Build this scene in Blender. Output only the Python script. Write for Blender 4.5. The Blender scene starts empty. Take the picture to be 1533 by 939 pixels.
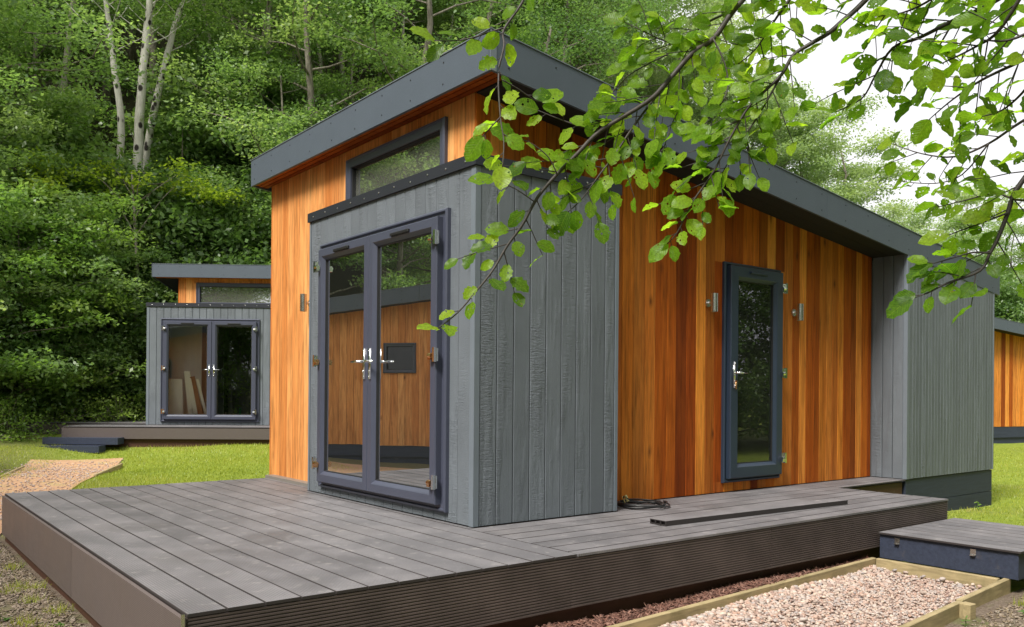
import bpy, bmesh, math, random
import numpy as np
from mathutils import Vector, Matrix, noise
R=math.radians
rnd=random.Random(7); rng=np.random.default_rng(5)
scene=bpy.context.scene; COL=scene.collection
# ---------------------------------------------------------------- camera, sky, sun, exposure
CAM=Vector((-3.2966,-4.5668,0.9104))
cd=bpy.data.cameras.new('camera'); cam=bpy.data.objects.new('camera',cd); COL.objects.link(cam)
fwd=Vector((0.62146,0.78344,0.00203)); rgt=Vector((0.78340,-0.62146,0.00824)); up=Vector((-0.00772,0.00353,0.99996))
cam.matrix_world=Matrix(((rgt.x,up.x,-fwd.x,CAM.x),(rgt.y,up.y,-fwd.y,CAM.y),(rgt.z,up.z,-fwd.z,CAM.z),(0,0,0,1)))
cd.sensor_width=36; cd.lens=36*1263.45/1533; cd.shift_x=-0.77/1533; cd.shift_y=114.2/1533
cd.clip_start=0.05; cd.clip_end=600
scene.camera=cam
scene.view_settings.view_transform='Standard'; scene.view_settings.look='None'
scene.view_settings.exposure=1.08; scene.view_settings.gamma=1
SUN_AZ=197; SUN_EL=52
w=bpy.data.worlds.new('World'); scene.world=w; w.use_nodes=True
nt=w.node_tree; nt.nodes.clear()
sky=nt.nodes.new('ShaderNodeTexSky'); sky.sky_type='NISHITA'; sky.sun_disc=False
sky.sun_elevation=R(SUN_EL); sky.sun_rotation=R(90-SUN_AZ); sky.air_density=1.5; sky.dust_density=4
hs=nt.nodes.new('ShaderNodeHueSaturation'); hs.inputs['Saturation'].default_value=.18
nt.links.new(sky.outputs[0],hs.inputs['Color'])
mx=nt.nodes.new('ShaderNodeMix'); mx.data_type='RGBA'; mx.inputs[0].default_value=.72
nt.links.new(hs.outputs[0],mx.inputs[6]); mx.inputs[7].default_value=(6.9,6.8,7.0,1)
bg=nt.nodes.new('ShaderNodeBackground'); bg.inputs['Strength'].default_value=.088
nt.links.new(mx.outputs[2],bg.inputs['Color'])
ow=nt.nodes.new('ShaderNodeOutputWorld'); nt.links.new(bg.outputs[0],ow.inputs[0])
sl=bpy.data.lights.new('sun','SUN'); sl.energy=2.7; sl.angle=R(18); sl.color=(1,.96,.88)
so=bpy.data.objects.new('sun',sl); COL.objects.link(so)
sd=Vector((math.cos(R(SUN_AZ))*math.cos(R(SUN_EL)),math.sin(R(SUN_AZ))*math.cos(R(SUN_EL)),math.sin(R(SUN_EL))))
so.rotation_euler=sd.to_track_quat('Z','Y').to_euler()
scene.cycles.max_bounces=8; scene.cycles.transparent_max_bounces=24
scene.cycles.diffuse_bounces=4; scene.cycles.glossy_bounces=4; scene.cycles.transmission_bounces=6
scene.cycles.use_denoising=True

# ---------------------------------------------------------------- material helpers
class NT:
    def __init__(s,name):
        s.m=bpy.data.materials.new(name); s.m.use_nodes=True; s.t=s.m.node_tree; s.t.nodes.clear()
        s.out=s.n('ShaderNodeOutputMaterial'); s.b=s.n('ShaderNodeBsdfPrincipled'); s.l(s.b.outputs[0],s.out.inputs[0])
    def n(s,t,**k):
        o=s.t.nodes.new(t)
        for a,b in k.items(): setattr(o,a,b)
        return o
    def l(s,a,b): s.t.links.new(a,b)
    def coord(s,kind='Object',scale=(1,1,1),rand=0,rot=None):
        tc=s.n('ShaderNodeTexCoord'); mp=s.n('ShaderNodeMapping'); mp.inputs['Scale'].default_value=scale
        if rot: mp.inputs['Rotation'].default_value=rot
        src=tc.outputs[kind]
        if rand:
            oi=s.n('ShaderNodeObjectInfo'); ml=s.n('ShaderNodeMath',operation='MULTIPLY'); ml.inputs[1].default_value=rand
            s.l(oi.outputs['Random'],ml.inputs[0])
            ad=s.n('ShaderNodeVectorMath',operation='ADD'); s.l(src,ad.inputs[0]); s.l(ml.outputs[0],ad.inputs[1]); src=ad.outputs[0]
        s.l(src,mp.inputs['Vector']); return mp.outputs[0]
    def noise(s,vec,scale=5,detail=3,rough=.5,dist=0):
        o=s.n('ShaderNodeTexNoise'); o.inputs['Scale'].default_value=scale; o.inputs['Detail'].default_value=detail
        o.inputs['Roughness'].default_value=rough; o.inputs['Distortion'].default_value=dist
        if vec is not None: s.l(vec,o.inputs['Vector'])
        return o.outputs[0]
    def ramp(s,fac,stops,interp='LINEAR'):
        o=s.n('ShaderNodeValToRGB'); e=o.color_ramp; e.interpolation=interp
        while len(e.elements)<len(stops): e.elements.new(.5)
        for i,(p,c) in enumerate(stops):
            e.elements[i].position=p; e.elements[i].color=(c if hasattr(c,'__len__') else (c,c,c))+((1,) if hasattr(c,'__len__') else (1,)) if not hasattr(c,'__len__') or len(c)==3 else c
        s.l(fac,o.inputs[0]); return o.outputs[0]
    def mix(s,fac,a,b,mode='MIX'):
        o=s.n('ShaderNodeMix',data_type='RGBA',blend_type=mode)
        for v,i in ((fac,0),(a,6),(b,7)):
            if isinstance(v,(int,float)): o.inputs[i].default_value=v if i==0 else (v,v,v,1)
            elif isinstance(v,tuple): o.inputs[i].default_value=v+(1,)
            else: s.l(v,o.inputs[i])
        return o.outputs[2]
    def math(s,op,a,b=0):
        o=s.n('ShaderNodeMath',operation=op)
        for v,i in ((a,0),(b,1)):
            if isinstance(v,(int,float)): o.inputs[i].default_value=v
            else: s.l(v,o.inputs[i])
        return o.outputs[0]
    def bump(s,h,strength=.3,dist=.01):
        o=s.n('ShaderNodeBump'); o.inputs['Strength'].default_value=strength; o.inputs['Distance'].default_value=dist
        s.l(h,o.inputs['Height']); s.l(o.outputs[0],s.b.inputs['Normal'])
    def base(s,c,rough=.5,metal=0,spec=None):
        if isinstance(c,tuple): s.b.inputs['Base Color'].default_value=c+(1,)
        else: s.l(c,s.b.inputs['Base Color'])
        if isinstance(rough,(int,float)): s.b.inputs['Roughness'].default_value=rough
        else: s.l(rough,s.b.inputs['Roughness'])
        s.b.inputs['Metallic'].default_value=metal
        if spec is not None: s.b.inputs['Specular IOR Level'].default_value=spec
    def rand(s): return s.n('ShaderNodeObjectInfo').outputs['Random']
M={}
def cedar(name,dark=0,coordz='z'):
    t=NT(name); sc={'z':(1,1,.05),'x':(.05,1,1)}[coordz]
    v=t.coord('Object',sc,37); g=t.noise(v,42,5,.62,.4); g2=t.noise(v,150,3,.6)
    v3=t.coord('Object',{'z':(1,1,.16),'x':(.16,1,1)}[coordz],11); big=t.noise(v3,5,3,.5,1.2)
    rr=t.rand()
    tone=t.ramp(rr,[(0,(.50,.130,.014)),(.14,(.78,.30,.050)),(.28,(.19,.033,.005)),(.42,(.66,.20,.024)),(.56,(.32,.066,.008)),(.70,(.82,.35,.075)),(.84,(.56,.150,.017)),(1,(.13,.022,.004))] if not dark else
      [(0,(.70,.29,.085)),(.25,(.77,.35,.115)),(.5,(.63,.24,.065)),(.75,(.83,.41,.145)),(1,(.58,.21,.055))])  # dark flag picks lighter tones: the front's daylight put into the cedar colour
    gr=t.ramp(g,[(.28,.5),(.5,1.0),(.72,1.22)])
    c=t.mix(1,tone,gr,'MULTIPLY')
    c=t.mix(t.ramp(big,[(.42,0),(.62,.42)]),c,t.mix(1,c,(.62,.42,.30),'MULTIPLY'))
    c=t.mix(.35,c,t.mix(1,c,t.ramp(g2,[(.3,.55),(.6,1.15)]),'MULTIPLY'))
    vo=t.n('ShaderNodeTexVoronoi'); vo.inputs['Scale'].default_value=2.3; vk=t.coord('Object',{'z':(1.6,1,.7),'x':(.7,1,1.6)}[coordz],23); t.l(vk,vo.inputs['Vector'])
    c=t.mix(t.ramp(vo.outputs[0],[(.022,.85),(.06,.4),(.12,0)]),c,(.07,.022,.01))
    c=t.mix(1,c,(1,.92,.82),'MULTIPLY') if not dark else c
    t.base(c,t.ramp(g,[(.3,.6),(.7,.8)]),0,.16); t.bump(g,.3,.003); return t.m
M['cedar']=cedar('cedar_boards'); M['cedar_lit']=cedar('cedar_lit_boards',1); M['cedar_soffit']=cedar('cedar_soffit',0,'x')
def roughsawn(name,col):
    t=NT(name); v=t.coord('Object',(1,1,1),31)
    mask=t.ramp(t.noise(t.coord('Object',(5,1,.8),53),1.6,2,.5),[(.50,.03),(.68,1)])
    rip=t.noise(t.coord('Object',(7,7,42),17),1.6,5,.66,.9); fine=t.noise(v,160,2,.5); gr=t.noise(t.coord('Object',(60,60,2),9),1,3,.5)
    h=t.math('ADD',t.math('MULTIPLY',rip,mask),t.math('MULTIPLY',fine,.18)); h=t.math('ADD',h,t.math('MULTIPLY',gr,.12)); h=t.math('MULTIPLY',h,t.ramp(t.rand(),[(0,.35),(.5,.8),(1,1.25)]))
    c=t.mix(t.ramp(t.noise(v,2.5,4,.6),[(.3,0),(.7,1)]),tuple(k*.90 for k in col),tuple(k*1.08 for k in col))
    c=t.mix(t.math('MULTIPLY',t.ramp(rip,[(.66,0),(.76,.22)]),mask),c,tuple(min(1,k*2.0) for k in col))  # ripple crests lightened: relief highlights put into the colour
    c=t.mix(1,c,t.ramp(t.rand(),[(0,.90),(.5,1.02),(1,1.08)]),'MULTIPLY')
    t.base(c,t.ramp(rip,[(.3,.5),(.7,.7)]),0,.3); t.bump(h,.75,.024); return t.m
M['grey']=roughsawn('grey_painted_cladding',(.138,.155,.176))
M['trim_grey']=None
def simple(name,col,rough=.45,metal=0,bs=0,bscale=60,var=.08,spec=.5):
    t=NT(name); v=t.coord('Object'); n=t.noise(v,bscale,4,.6); n2=t.noise(v,3.1,4,.6)
    c=t.mix(t.ramp(n2,[(.3,0),(.7,1)]),tuple(k*(1-var) for k in col),tuple(min(1,k*(1+var)) for k in col))
    t.base(c,t.ramp(n,[(.3,max(.02,rough-.06)),(.7,min(1,rough+.08))]),metal,spec)
    if bs: t.bump(n,bs,.002)
    return t.m
M['trim_grey']=simple('painted_corner_trim',(.15,.175,.205),.5,0,.15)
M['upvc']=simple('anthracite_upvc',(.060,.066,.098),.36,0,.05,300,.05)
M['upvc_blue']=simple('anthracite_upvc_side',(.026,.040,.066),.36,0,.05,300,.05)
M['gasket']=simple('black_gasket',(.006,.006,.007),.6)
M['chrome']=simple('polished_chrome',(.80,.80,.80),.13,1,0,60,.02)
M['steel']=simple('brushed_steel',(.62,.61,.60),.28,1,.1,200,.05)
M['brass']=simple('warm_metal_cover',(.75,.42,.22),.25,1)
def speck(name,col,rough=.55):
    t=NT(name); v=t.coord('Object'); n=t.noise(v,330,2,.6); n2=t.noise(v,4,4,.55)
    c=t.mix(t.ramp(n,[(.45,0),(.72,.45)]),col,tuple(min(1,k*2.6) for k in col))
    c=t.mix(t.ramp(n2,[(.35,0),(.7,.25)]),c,tuple(k*1.5 for k in col))
    t.base(c,rough,0,.4); t.bump(n,.25,.0015); return t.m
M['fascia']=speck('slate_roof_fascia',(.066,.082,.104))
M['blacktrim']=speck('black_rubber_trim',(.017,.019,.026),.5)
M['soffit']=simple('black_soffit',(.010,.009,.010),.8)
M['roofing']=speck('rubber_roofing',(.04,.045,.05),.8)
def navy(name,col=(.026,.033,.056)):
    t=NT(name); g=t.noise(t.coord('Object',(.08,1,1),13),40,4,.6,.5); v=t.coord('Object'); n=t.noise(v,6,5,.7)
    c=t.mix(t.ramp(g,[(.35,0),(.7,.6)]),col,tuple(k*1.7 for k in col)); c=t.mix(t.ramp(n,[(.62,0),(.72,.35)]),c,(.11,.095,.085))
    t.base(c,.6,0,.35); t.bump(g,.4,.003); return t.m
M['navy']=navy('navy_stained_timber')
def deckmat(name,axis,col,rib=.0135,depth=.8,dust=True):
    # ribbed composite board: fine grooves run along the board
    t=NT(name); v=t.coord('Object',(1,1,1),0)
    wv=t.n('ShaderNodeTexWave'); wv.wave_type='BANDS'; wv.bands_direction=axis; wv.inputs['Scale'].default_value=.314/rib; wv.inputs['Distortion'].default_value=0
    t.l(v,wv.inputs['Vector'])
    gen=t.n('ShaderNodeNewGeometry').outputs['Position']
    n=t.noise(gen,2.2,5,.62,.3); n2=t.noise(gen,11,4,.6); fine=t.noise(t.coord('Object',(1,1,1),9),220,2,.5)
    c=t.mix(1,col,t.ramp(t.rand(),[(0,.84),(.5,1.0),(1,1.12)]),'MULTIPLY')
    if dust:
        c=t.mix(t.ramp(n,[(.42,0),(.66,.4)]),c,(.29,.27,.28)); c=t.mix(t.ramp(n2,[(.58,0),(.74,.35)]),c,(.46,.43,.41))
        c=t.mix(t.ramp(t.noise(gen,1.3,3,.5),[(.55,0),(.75,.28)]),c,(.10,.085,.075))
    c=t.mix(t.ramp(wv.outputs[1],[(.0,.5),(.35,0)]),c,t.mix(1,c,.52,'MULTIPLY'))
    c=t.mix(.25,c,t.mix(1,c,t.ramp(fine,[(.3,.7),(.7,1.25)]),'MULTIPLY'))
    t.base(c,t.ramp(n,[(.3,.50),(.7,.70)]),0,.4)
    h=t.math('ADD',wv.outputs[1],t.math('MULTIPLY',fine,.3)); t.bump(h,depth,.0022); return t.m
DK=(.140,.134,.142)
M['deck']=deckmat('composite_deck_board','X',DK)
M['deck_side']=simple('composite_board_end',(.030,.024,.024),.7)
M['fasc_rib']=simple('ribbed_dark_fascia',(.085,.064,.060),.62,0,.3,180,.30)
M['fasc_plain']=deckmat('fine_ribbed_brown_fascia','Z',(.120,.095,.090),.0085,.3,False)
M['brown']=navy('dark_brown_bearer',(.060,.026,.017))
def timber(name,col,ax='x'):
    t=NT(name); g=t.noise(t.coord('Object',(.1,1,1),19),30,5,.65,.8); n=t.noise(t.coord('Object',(1,1,1),7),5,4,.65)
    c=t.mix(t.ramp(g,[(.3,0),(.7,1)]),tuple(k*.62 for k in col),tuple(min(1,k*1.2) for k in col))
    c=t.mix(t.ramp(n,[(.5,0),(.72,.6)]),c,(col[0]*.45,col[1]*.5,col[2]*.4))
    t.base(c,.72,0,.25); t.bump(g,.4,.003); return t.m
M['timber']=timber('pale_treated_timber',(.38,.30,.165))
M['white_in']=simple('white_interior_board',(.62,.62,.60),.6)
M['wall_in']=simple('unlit_interior_wall',(.14,.14,.135),.7)  # dark tone puts the unlit room's shade into the wall colour
M['floor_in']=simple('grey_interior_floor',(.20,.18,.16),.5)
M['black']=simple('black_rubber_cable',(.012,.012,.013),.45)
M['yellow']=simple('yellow_tie',(.55,.48,.20),.5)
M['green_pl']=simple('green_plastic',(.02,.20,.08),.4)
M['redwood']=simple('brown_board_edge',(.24,.10,.06),.6)
M['white']=simple('white_gloss_board',(.88,.88,.88),.4)
def glassmat(name,base,tint,ior=1.5,diffuse_mix=0,diffuse_col=(.3,.32,.28)):
    t=NT(name); t.t.nodes.remove(t.b); g=t.n('ShaderNodeBsdfGlossy'); g.inputs['Roughness'].default_value=0.0; g.inputs['Color'].default_value=(.95,.97,1,1)
    tr=t.n('ShaderNodeBsdfTransparent'); tr.inputs[0].default_value=tint+(1,)
    fr=t.n('ShaderNodeFresnel'); fr.inputs['IOR'].default_value=ior
    n=t.noise(t.coord('Object'),1.6,2,.5); bp=t.n('ShaderNodeBump'); bp.inputs['Strength'].default_value=.03; bp.inputs['Distance'].default_value=.02
    t.l(n,bp.inputs['Height']); t.l(bp.outputs[0],g.inputs['Normal'])
    f=t.math('ADD',fr.outputs[0],base); f.node.use_clamp=True
    df=t.n('ShaderNodeBsdfDiffuse'); df.inputs[0].default_value=diffuse_col+(1,); tf=t.n('ShaderNodeMixShader'); tf.inputs[0].default_value=diffuse_mix; t.l(tr.outputs[0],tf.inputs[1]); t.l(df.outputs[0],tf.inputs[2]); tr=tf  # mixes an even diffuse colour into the pane
    ms=t.n('ShaderNodeMixShader'); t.l(f,ms.inputs[0]); t.l(tr.outputs[0],ms.inputs[1]); t.l(g.outputs[0],ms.inputs[2]); t.l(ms.outputs[0],t.out.inputs[0]); return t.m
M['glass_main']=glassmat('coated_door_glass',.62,(.55,.57,.56),1.5,.10)
M['glass_side']=glassmat('door_glass',.08,(.85,.88,.86),1.5,.05)
M['glass_dark']=simple('unlit_window_pane',(.006,.007,.008),.05)  # opaque black colour stands in for the unlit room behind the pane
M['glass_clear']=glassmat('clear_door_glass',.03,(.95,.97,.96))
M['glass_top']=glassmat('clerestory_glass',.32,(.62,.66,.60),1.5,.45,(.26,.27,.22))

# ---------------------------------------------------------------- geometry helpers
def mesh(name,vs,fs,smooth=False):
    me=bpy.data.meshes.new(name); me.from_pydata([tuple(v) for v in vs],[],[tuple(f) for f in fs]); me.update()
    if smooth: me.polygons.foreach_set('use_smooth',[True]*len(me.polygons))
    return me
def npmesh(name,vs,fs,tint=None,smooth=False):
    vs=np.asarray(vs,np.float32); fs=np.asarray(fs,np.int32); k=fs.shape[1]
    me=bpy.data.meshes.new(name); me.vertices.add(len(vs)); me.vertices.foreach_set('co',vs.ravel())
    me.loops.add(fs.size); me.loops.foreach_set('vertex_index',fs.ravel())
    me.polygons.add(len(fs)); me.polygons.foreach_set('loop_start',np.arange(0,fs.size,k,dtype=np.int32))
    if smooth: me.polygons.foreach_set('use_smooth',np.ones(len(fs),bool))
    me.update(calc_edges=True)
    if tint is not None:
        a=me.attributes.new('tint','FLOAT','FACE'); a.data.foreach_set('value',np.asarray(tint,np.float32))
    return me
def link(name,me,mat=None,parent=None,loc=(0,0,0),rot=0,label=None,kind=None):
    o=bpy.data.objects.new(name,me); COL.objects.link(o); o.location=loc; o.rotation_euler=(0,0,rot) if isinstance(rot,(int,float)) else rot
    if mat is not None and me is not None and not me.materials: me.materials.append(mat)
    if parent: o.parent=parent
    if label: o['label']=label
    if kind: o['kind']=kind
    return o
def thing(name,label,cat,loc=(0,0,0),rot=0,group=None):
    o=bpy.data.objects.new(name,None); COL.objects.link(o); o.location=loc; o.rotation_euler=(0,0,rot); o.empty_display_size=.2
    o['label']=label; o['category']=cat
    if group: o['group']=group
    return o
def tag(o,label,cat,group=None):
    o['label']=label; o['category']=cat
    if group: o['group']=group
    return o
class MB:
    def __init__(s): s.v=[];s.f=[]
    def add(s,vs,fs):
        b=len(s.v); s.v+= [tuple(v) for v in vs]; s.f+=[tuple(i+b for i in f) for f in fs]; return s
    def box(s,x0,x1,y0,y1,z0,z1):
        return s.add([(x0,y0,z0),(x1,y0,z0),(x1,y1,z0),(x0,y1,z0),(x0,y0,z1),(x1,y0,z1),(x1,y1,z1),(x0,y1,z1)],
          [(0,3,2,1),(4,5,6,7),(0,1,5,4),(1,2,6,5),(2,3,7,6),(3,0,4,7)])
    def tube(s,pts,rad,n=8,cap=True):
        pts=[Vector(p) for p in pts]; rad=rad if hasattr(rad,'__len__') else [rad]*len(pts)
        b=len(s.v); ref=Vector((0,0,1))
        for i,p in enumerate(pts):
            d=(pts[min(i+1,len(pts)-1)]-pts[max(i-1,0)]).normalized()
            if abs(d.dot(ref))>.95: ref=Vector((1,0,0)) if abs(d.x)<.9 else Vector((0,1,0))
            a=d.cross(ref).normalized(); c=d.cross(a).normalized(); ref=-c if False else ref
            for k in range(n):
                t=2*math.pi*k/n; s.v.append(tuple(p+(a*math.cos(t)+c*math.sin(t))*rad[i]))
        for i in range(len(pts)-1):
            for k in range(n):
                k2=(k+1)%n; s.f.append((b+i*n+k,b+i*n+k2,b+(i+1)*n+k2,b+(i+1)*n+k))
        if cap: s.f.append(tuple(b+k for k in range(n))[::-1]); s.f.append(tuple(b+(len(pts)-1)*n+k for k in range(n)))
        return s
    def build(s,name,mat,parent=None,smooth=False,**k):
        return link(name,mesh(name,s.v,s.f,smooth),mat,parent,**k)
def bevbox(x0,x1,y0,y1,z0,z1,c=.003):
    bm=bmesh.new(); m=MB().box(x0,x1,y0,y1,z0,z1); vs=[bm.verts.new(v) for v in m.v]
    for f in m.f: bm.faces.new([vs[i] for i in f])
    bmesh.ops.bevel(bm,geom=bm.edges[:],offset=c,segments=1,affect='EDGES'); me=bpy.data.meshes.new('box'); bm.to_mesh(me); bm.free(); return me
_cache={}
def board_mesh(w,t,h,c,mat):
    "vertical board: x across, y outward, z up, front edges chamfered"
    k=('b',round(w,4),round(t,4),round(h,3),c,mat.name)
    if k not in _cache:
        sec=[(0,0),(w,0),(w,t-c),(w-c,t),(c,t),(0,t-c)]
        vs=[(x,y,0) for x,y in sec]+[(x,y,h) for x,y in sec]
        fs=[tuple(range(5,-1,-1)),tuple(range(6,12))]+[(i,(i+1)%6,6+(i+1)%6,6+i) for i in range(6)]
        me=mesh('board',vs,fs); me.materials.append(mat); _cache[k]=me
    return _cache[k]
def lying_board(w,t,l,c,mat,side=None):
    "deck board: x across, y along, z up"
    k=('l',round(w,4),round(t,4),round(l,3),c,mat.name)
    if k not in _cache:
        sec=[(0,0),(w,0),(w,t-c),(w-c,t),(c,t),(0,t-c)]
        vs=[(x,0,y) for x,y in sec]+[(x,l,y) for x,y in sec]
        fs=[tuple(range(6)),tuple(range(11,5,-1))]+[(i,6+i,6+(i+1)%6,(i+1)%6) for i in range(6)]
        me=mesh('deck_board',vs,fs); me.materials.append(mat)
        if side:
            me.materials.append(side)
            for i in (0,1,2,3,4,6,7): me.polygons[i].material_index=1
        _cache[k]=me
    return _cache[k]
def loft(w,h,prof,cap=False):
    "rectangular picture-frame loft in x (0..w), z (0..h); prof = (inset, outward depth y)"
    vs=[];fs=[]
    for i,d in prof: vs+=[(i,d,i),(w-i,d,i),(w-i,d,h-i),(i,d,h-i)]
    for k in range(len(prof)-1):
        for j in range(4): a=k*4+j;b=k*4+(j+1)%4; fs.append((b,a,a+4,b+4))
    if cap: n=(len(prof)-1)*4; fs.append((n+3,n+2,n+1,n))
    return vs,fs
# ---------------------------------------------------------------- cabins
RZ=3.303; RS=.1113; FH=.268
def rt(x): return RZ-RS*x
class Cabin:
    def __init__(s,name,label,cat,loc,rot,mirror=1,**k):
        s.root=thing(name,label,cat,loc,rot,k.get('group')); s.m=mirror
    def pose(s,face,u0,u1,plane,inset=0.0):
        if face=='F': return ((plane+inset, u0 if s.m>0 else -u1, 0), R(90))
        if s.m>0: return ((u1,plane+inset,0),R(180))
        return ((u0,-(plane+inset),0),0)
    def board(s,face,u0,u1,z0,z1,plane,mat,t=.02,c=.004,gap=.0015,name='cladding_board'):
        if mat.name.startswith('grey'): gap,c=.0028,.0042
        (x,y,_),r=s.pose(face,u0+gap,u1-gap,plane,t)
        return link(name,board_mesh(u1-u0-2*gap,t,z1-z0,c,mat),None,s.root,(x,y,z0),r)
    def mb(s,name,boxes,mat,kind=None,parent=None):
        m=MB()
        for b in boxes:
            x0,x1,y0,y1,z0,z1=b
            if s.m<0: y0,y1=-y1,-y0
            m.box(x0,x1,y0,y1,z0,z1)
        return m.build(name,mat,parent or s.root,kind=kind)
    def prism(s,name,x0,x1,y0,y1,zb,zt,mat,c=0):
        "box whose bottom/top heights are functions of x"
        if s.m<0: y0,y1=-y1,-y0
        vs=[(x,y,f(x)) for f in (zb,zt) for x,y in ((x0,y0),(x1,y0),(x1,y1),(x0,y1))]
        return link(name,mesh(name,vs,[(0,3,2,1),(4,5,6,7),(0,1,5,4),(1,2,6,5),(2,3,7,6),(3,0,4,7)]),mat,s.root)
    def at(s,face,u0,u1,plane,z0,name,me,mat,parent=None,out=0):
        "a mesh in local (x across 0..w, y outward, z up)"
        (x,y,_),r=s.pose(face,u0,u1,plane,-out)
        if parent is None: return link(name,me,mat,s.root,(x,y,z0),r)
        return link(name,me,mat,parent)
def screws(pts,r=.006,h=.004):
    "pts: list of (origin, normal) -> small domed heads in one mesh"
    m=MB()
    for p,n in pts:
        p=Vector(p);n=Vector(n); m.tube([p-n*.001,p+n*h*.7,p+n*h],[r,r,r*.5],6)
    return m
def hinge(parent,x,z,outx,cover,y0=.055):
    "butt hinge: knuckle block on the leaf edge; outx=+1 when the frame is on the +x side"
    m=MB(); m.box(x-.028,x+.028,y0,y0+.014,z-.045,z+.045); m.box(x-.012+outx*.014,x+.012+outx*.014,y0+.012,y0+.034,z-.05,z+.05)
    me=mesh('hinge',m.v,m.f); o=link('hinge',me,M['chrome'],parent)
    m=MB(); a=x-outx*.03; m.tube([(a-.019,y0+.024,z-.008),(a+.019,y0+.024,z-.008)],.021,10); m.box(a-.017,a+.017,y0+.01,y0+.04,z-.035,z-.01)
    link('hinge',mesh('hinge',m.v,m.f,False),cover,parent)
def handle(parent,x,z,dirx,y0=.062,keys=False):
    m=MB(); m.box(x-.014,x+.014,y0,y0+.010,z-.12,z+.12); m.tube([(x,y0+.008,z+.018),(x,y0+.052,z+.018)],.011,8)
    m.tube([(x,y0+.050,z+.018),(x+dirx*.03,y0+.056,z+.019),(x+dirx*.125,y0+.052,z+.016)],[.010,.0095,.007],8)
    m.tube([(x,y0+.01,z-.06),(x,y0+.016,z-.06)],.010,8); m.tube([(x,y0+.01,z+.10),(x,y0+.014,z+.10)],.008,8); m.tube([(x,y0+.01,z-.10),(x,y0+.014,z-.10)],.008,8)
    link('handle',mesh('handle',m.v,m.f,True),M['chrome'],parent)
    if keys:
        m=MB(); m.box(x-.006,x+.008,y0+.016,y0+.034,z-.069,z-.052); m.box(x-.012,x+.014,y0+.024,y0+.028,z-.105,z-.066); m.tube([(x+.01,y0+.03,z-.07),(x+.02,y0+.035,z-.10),(x+.012,y0+.035,z-.13)],.006,6)
        link('key',mesh('key',m.v,m.f),M['brass'],parent)
def leaf(c,face,u0,u1,z0,z1,plane,up,glass,hingeside,vent=True,covers=('chrome',)*3,out=.02,keys=False,st=.095,hz=None,handle_z=1.0):
    hingeside*=c.m
    w=u1-u0;h=z1-z0
    (x,y,_),r=c.pose(face,u0,u1,plane,-out)
    prof=[(0,0),(0,.046),(.006,.054),(st-.030,.056),(st-.022,.050),(st,.028),(st,.0)]
    door=link('door',mesh('door',*loft(w,h,prof)),up,c.root,(x,y,z0),r)
    door.data.polygons.foreach_set('use_smooth',[False]*len(door.data.polygons))
    m=MB().box(st-.01,w-st+.01,.010,.016,st-.01,h-st+.01); m.build('glass_pane',glass,door)
    g=MB(); 
    vs,fs=loft(w-2*st+.016,h-2*st+.016,[(0,0),(0,.012),(.013,.012),(.016,0)]); g.add([(a+st-.008,b+.017,cc+st-.008) for a,b,cc in vs],fs); g.build('gasket',M['gasket'],door)
    # pale spacer bar between the two panes
    g=MB(); vs,fs=loft(w-2*st-.022,h-2*st-.022,[(0,0),(.004,0)]); g.add([(a+st+.011,b+.009,cc+st+.011) for a,b,cc in vs],fs); g.build('spacer_bar',M['steel'],door)
    if vent:
        vw=min(.26,w*.42); cx=w/2
        link('trickle_vent',bevbox(cx-vw/2,cx+vw/2,.052,.074,h-.060,h-.036,.004),M['gasket'] if up is not M['upvc_blue'] else M['upvc_blue'],door)
    hx=0.0 if hingeside<0 else w
    for zz,cv in zip(hz or (.16*h/2.0,.52*h,h-.15),covers): hinge(door,hx,zz,hingeside,M[cv],.052)
    hxx=w-.045 if hingeside<0 else .045
    handle(door,hxx,handle_z,(-1 if hingeside<0 else 1),.055,keys)
    return door
def frame(c,face,u0,u1,z0,z1,plane,up,depth=.03,name='door_frame',wd=.075):
    w=u1-u0;h=z1-z0; (x,y,_),r=c.pose(face,u0,u1,plane,.012)
    prof=[(0,0),(0,depth-.002+.012),(.008,depth+.006+.012),(.018,depth+.008+.012),(.026,depth-.006+.012),(wd,depth-.008+.012),(wd,0)]
    return link(name,mesh(name,*loft(w,h,prof)),up,c.root,(x,y,z0),r)
def window(c,face,u0,u1,z0,z1,plane,up,glass,st=.075,depth=.03):
    fr=frame(c,face,u0,u1,z0,z1,plane,up,depth,'window',st)
    w=u1-u0;h=z1-z0
    MB().box(st-.01,w-st+.01,-.02,-.014,st-.01,h-st+.01).build('glass_pane',glass,fr)
    g=MB(); vs,fs=loft(w-2*st+.012,h-2*st+.012,[(0,0),(0,.022),(.012,.016),(.018,-.012)]); g.add([(a+st-.006,b,cc+st-.006) for a,b,cc in vs],fs); g.build('glazing_bead',M['gasket'],fr)
    return fr
def wall_light(c,face,u,z,plane):
    (x,y,_),r=c.pose(face,u-.05,u+.05,plane,0)
    m=MB(); m.tube([(.05,0,0),(.05,.014,0)],.036,16); m.tube([(.05,.012,0),(.05,.05,0)],.013,8)
    o=link('wall_light',mesh('wall_light',m.v,m.f),M['steel'],c.root,(x,y,z),r)
    m=MB(); m.tube([(.05,.078,-.082),(.05,.078,.082)],.031,20,False); m.tube([(.05,.078,-.078),(.05,.078,-.074)],.029,20); m.tube([(.05,.078,.074),(.05,.078,.078)],.029,20)
    s_=link('lamp_tube',mesh('lamp_tube',m.v,m.f),M['steel'],o)
    s_.data.polygons.foreach_set('use_smooth',[len(p.vertices)==4 for p in s_.data.polygons])
    return o
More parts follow.
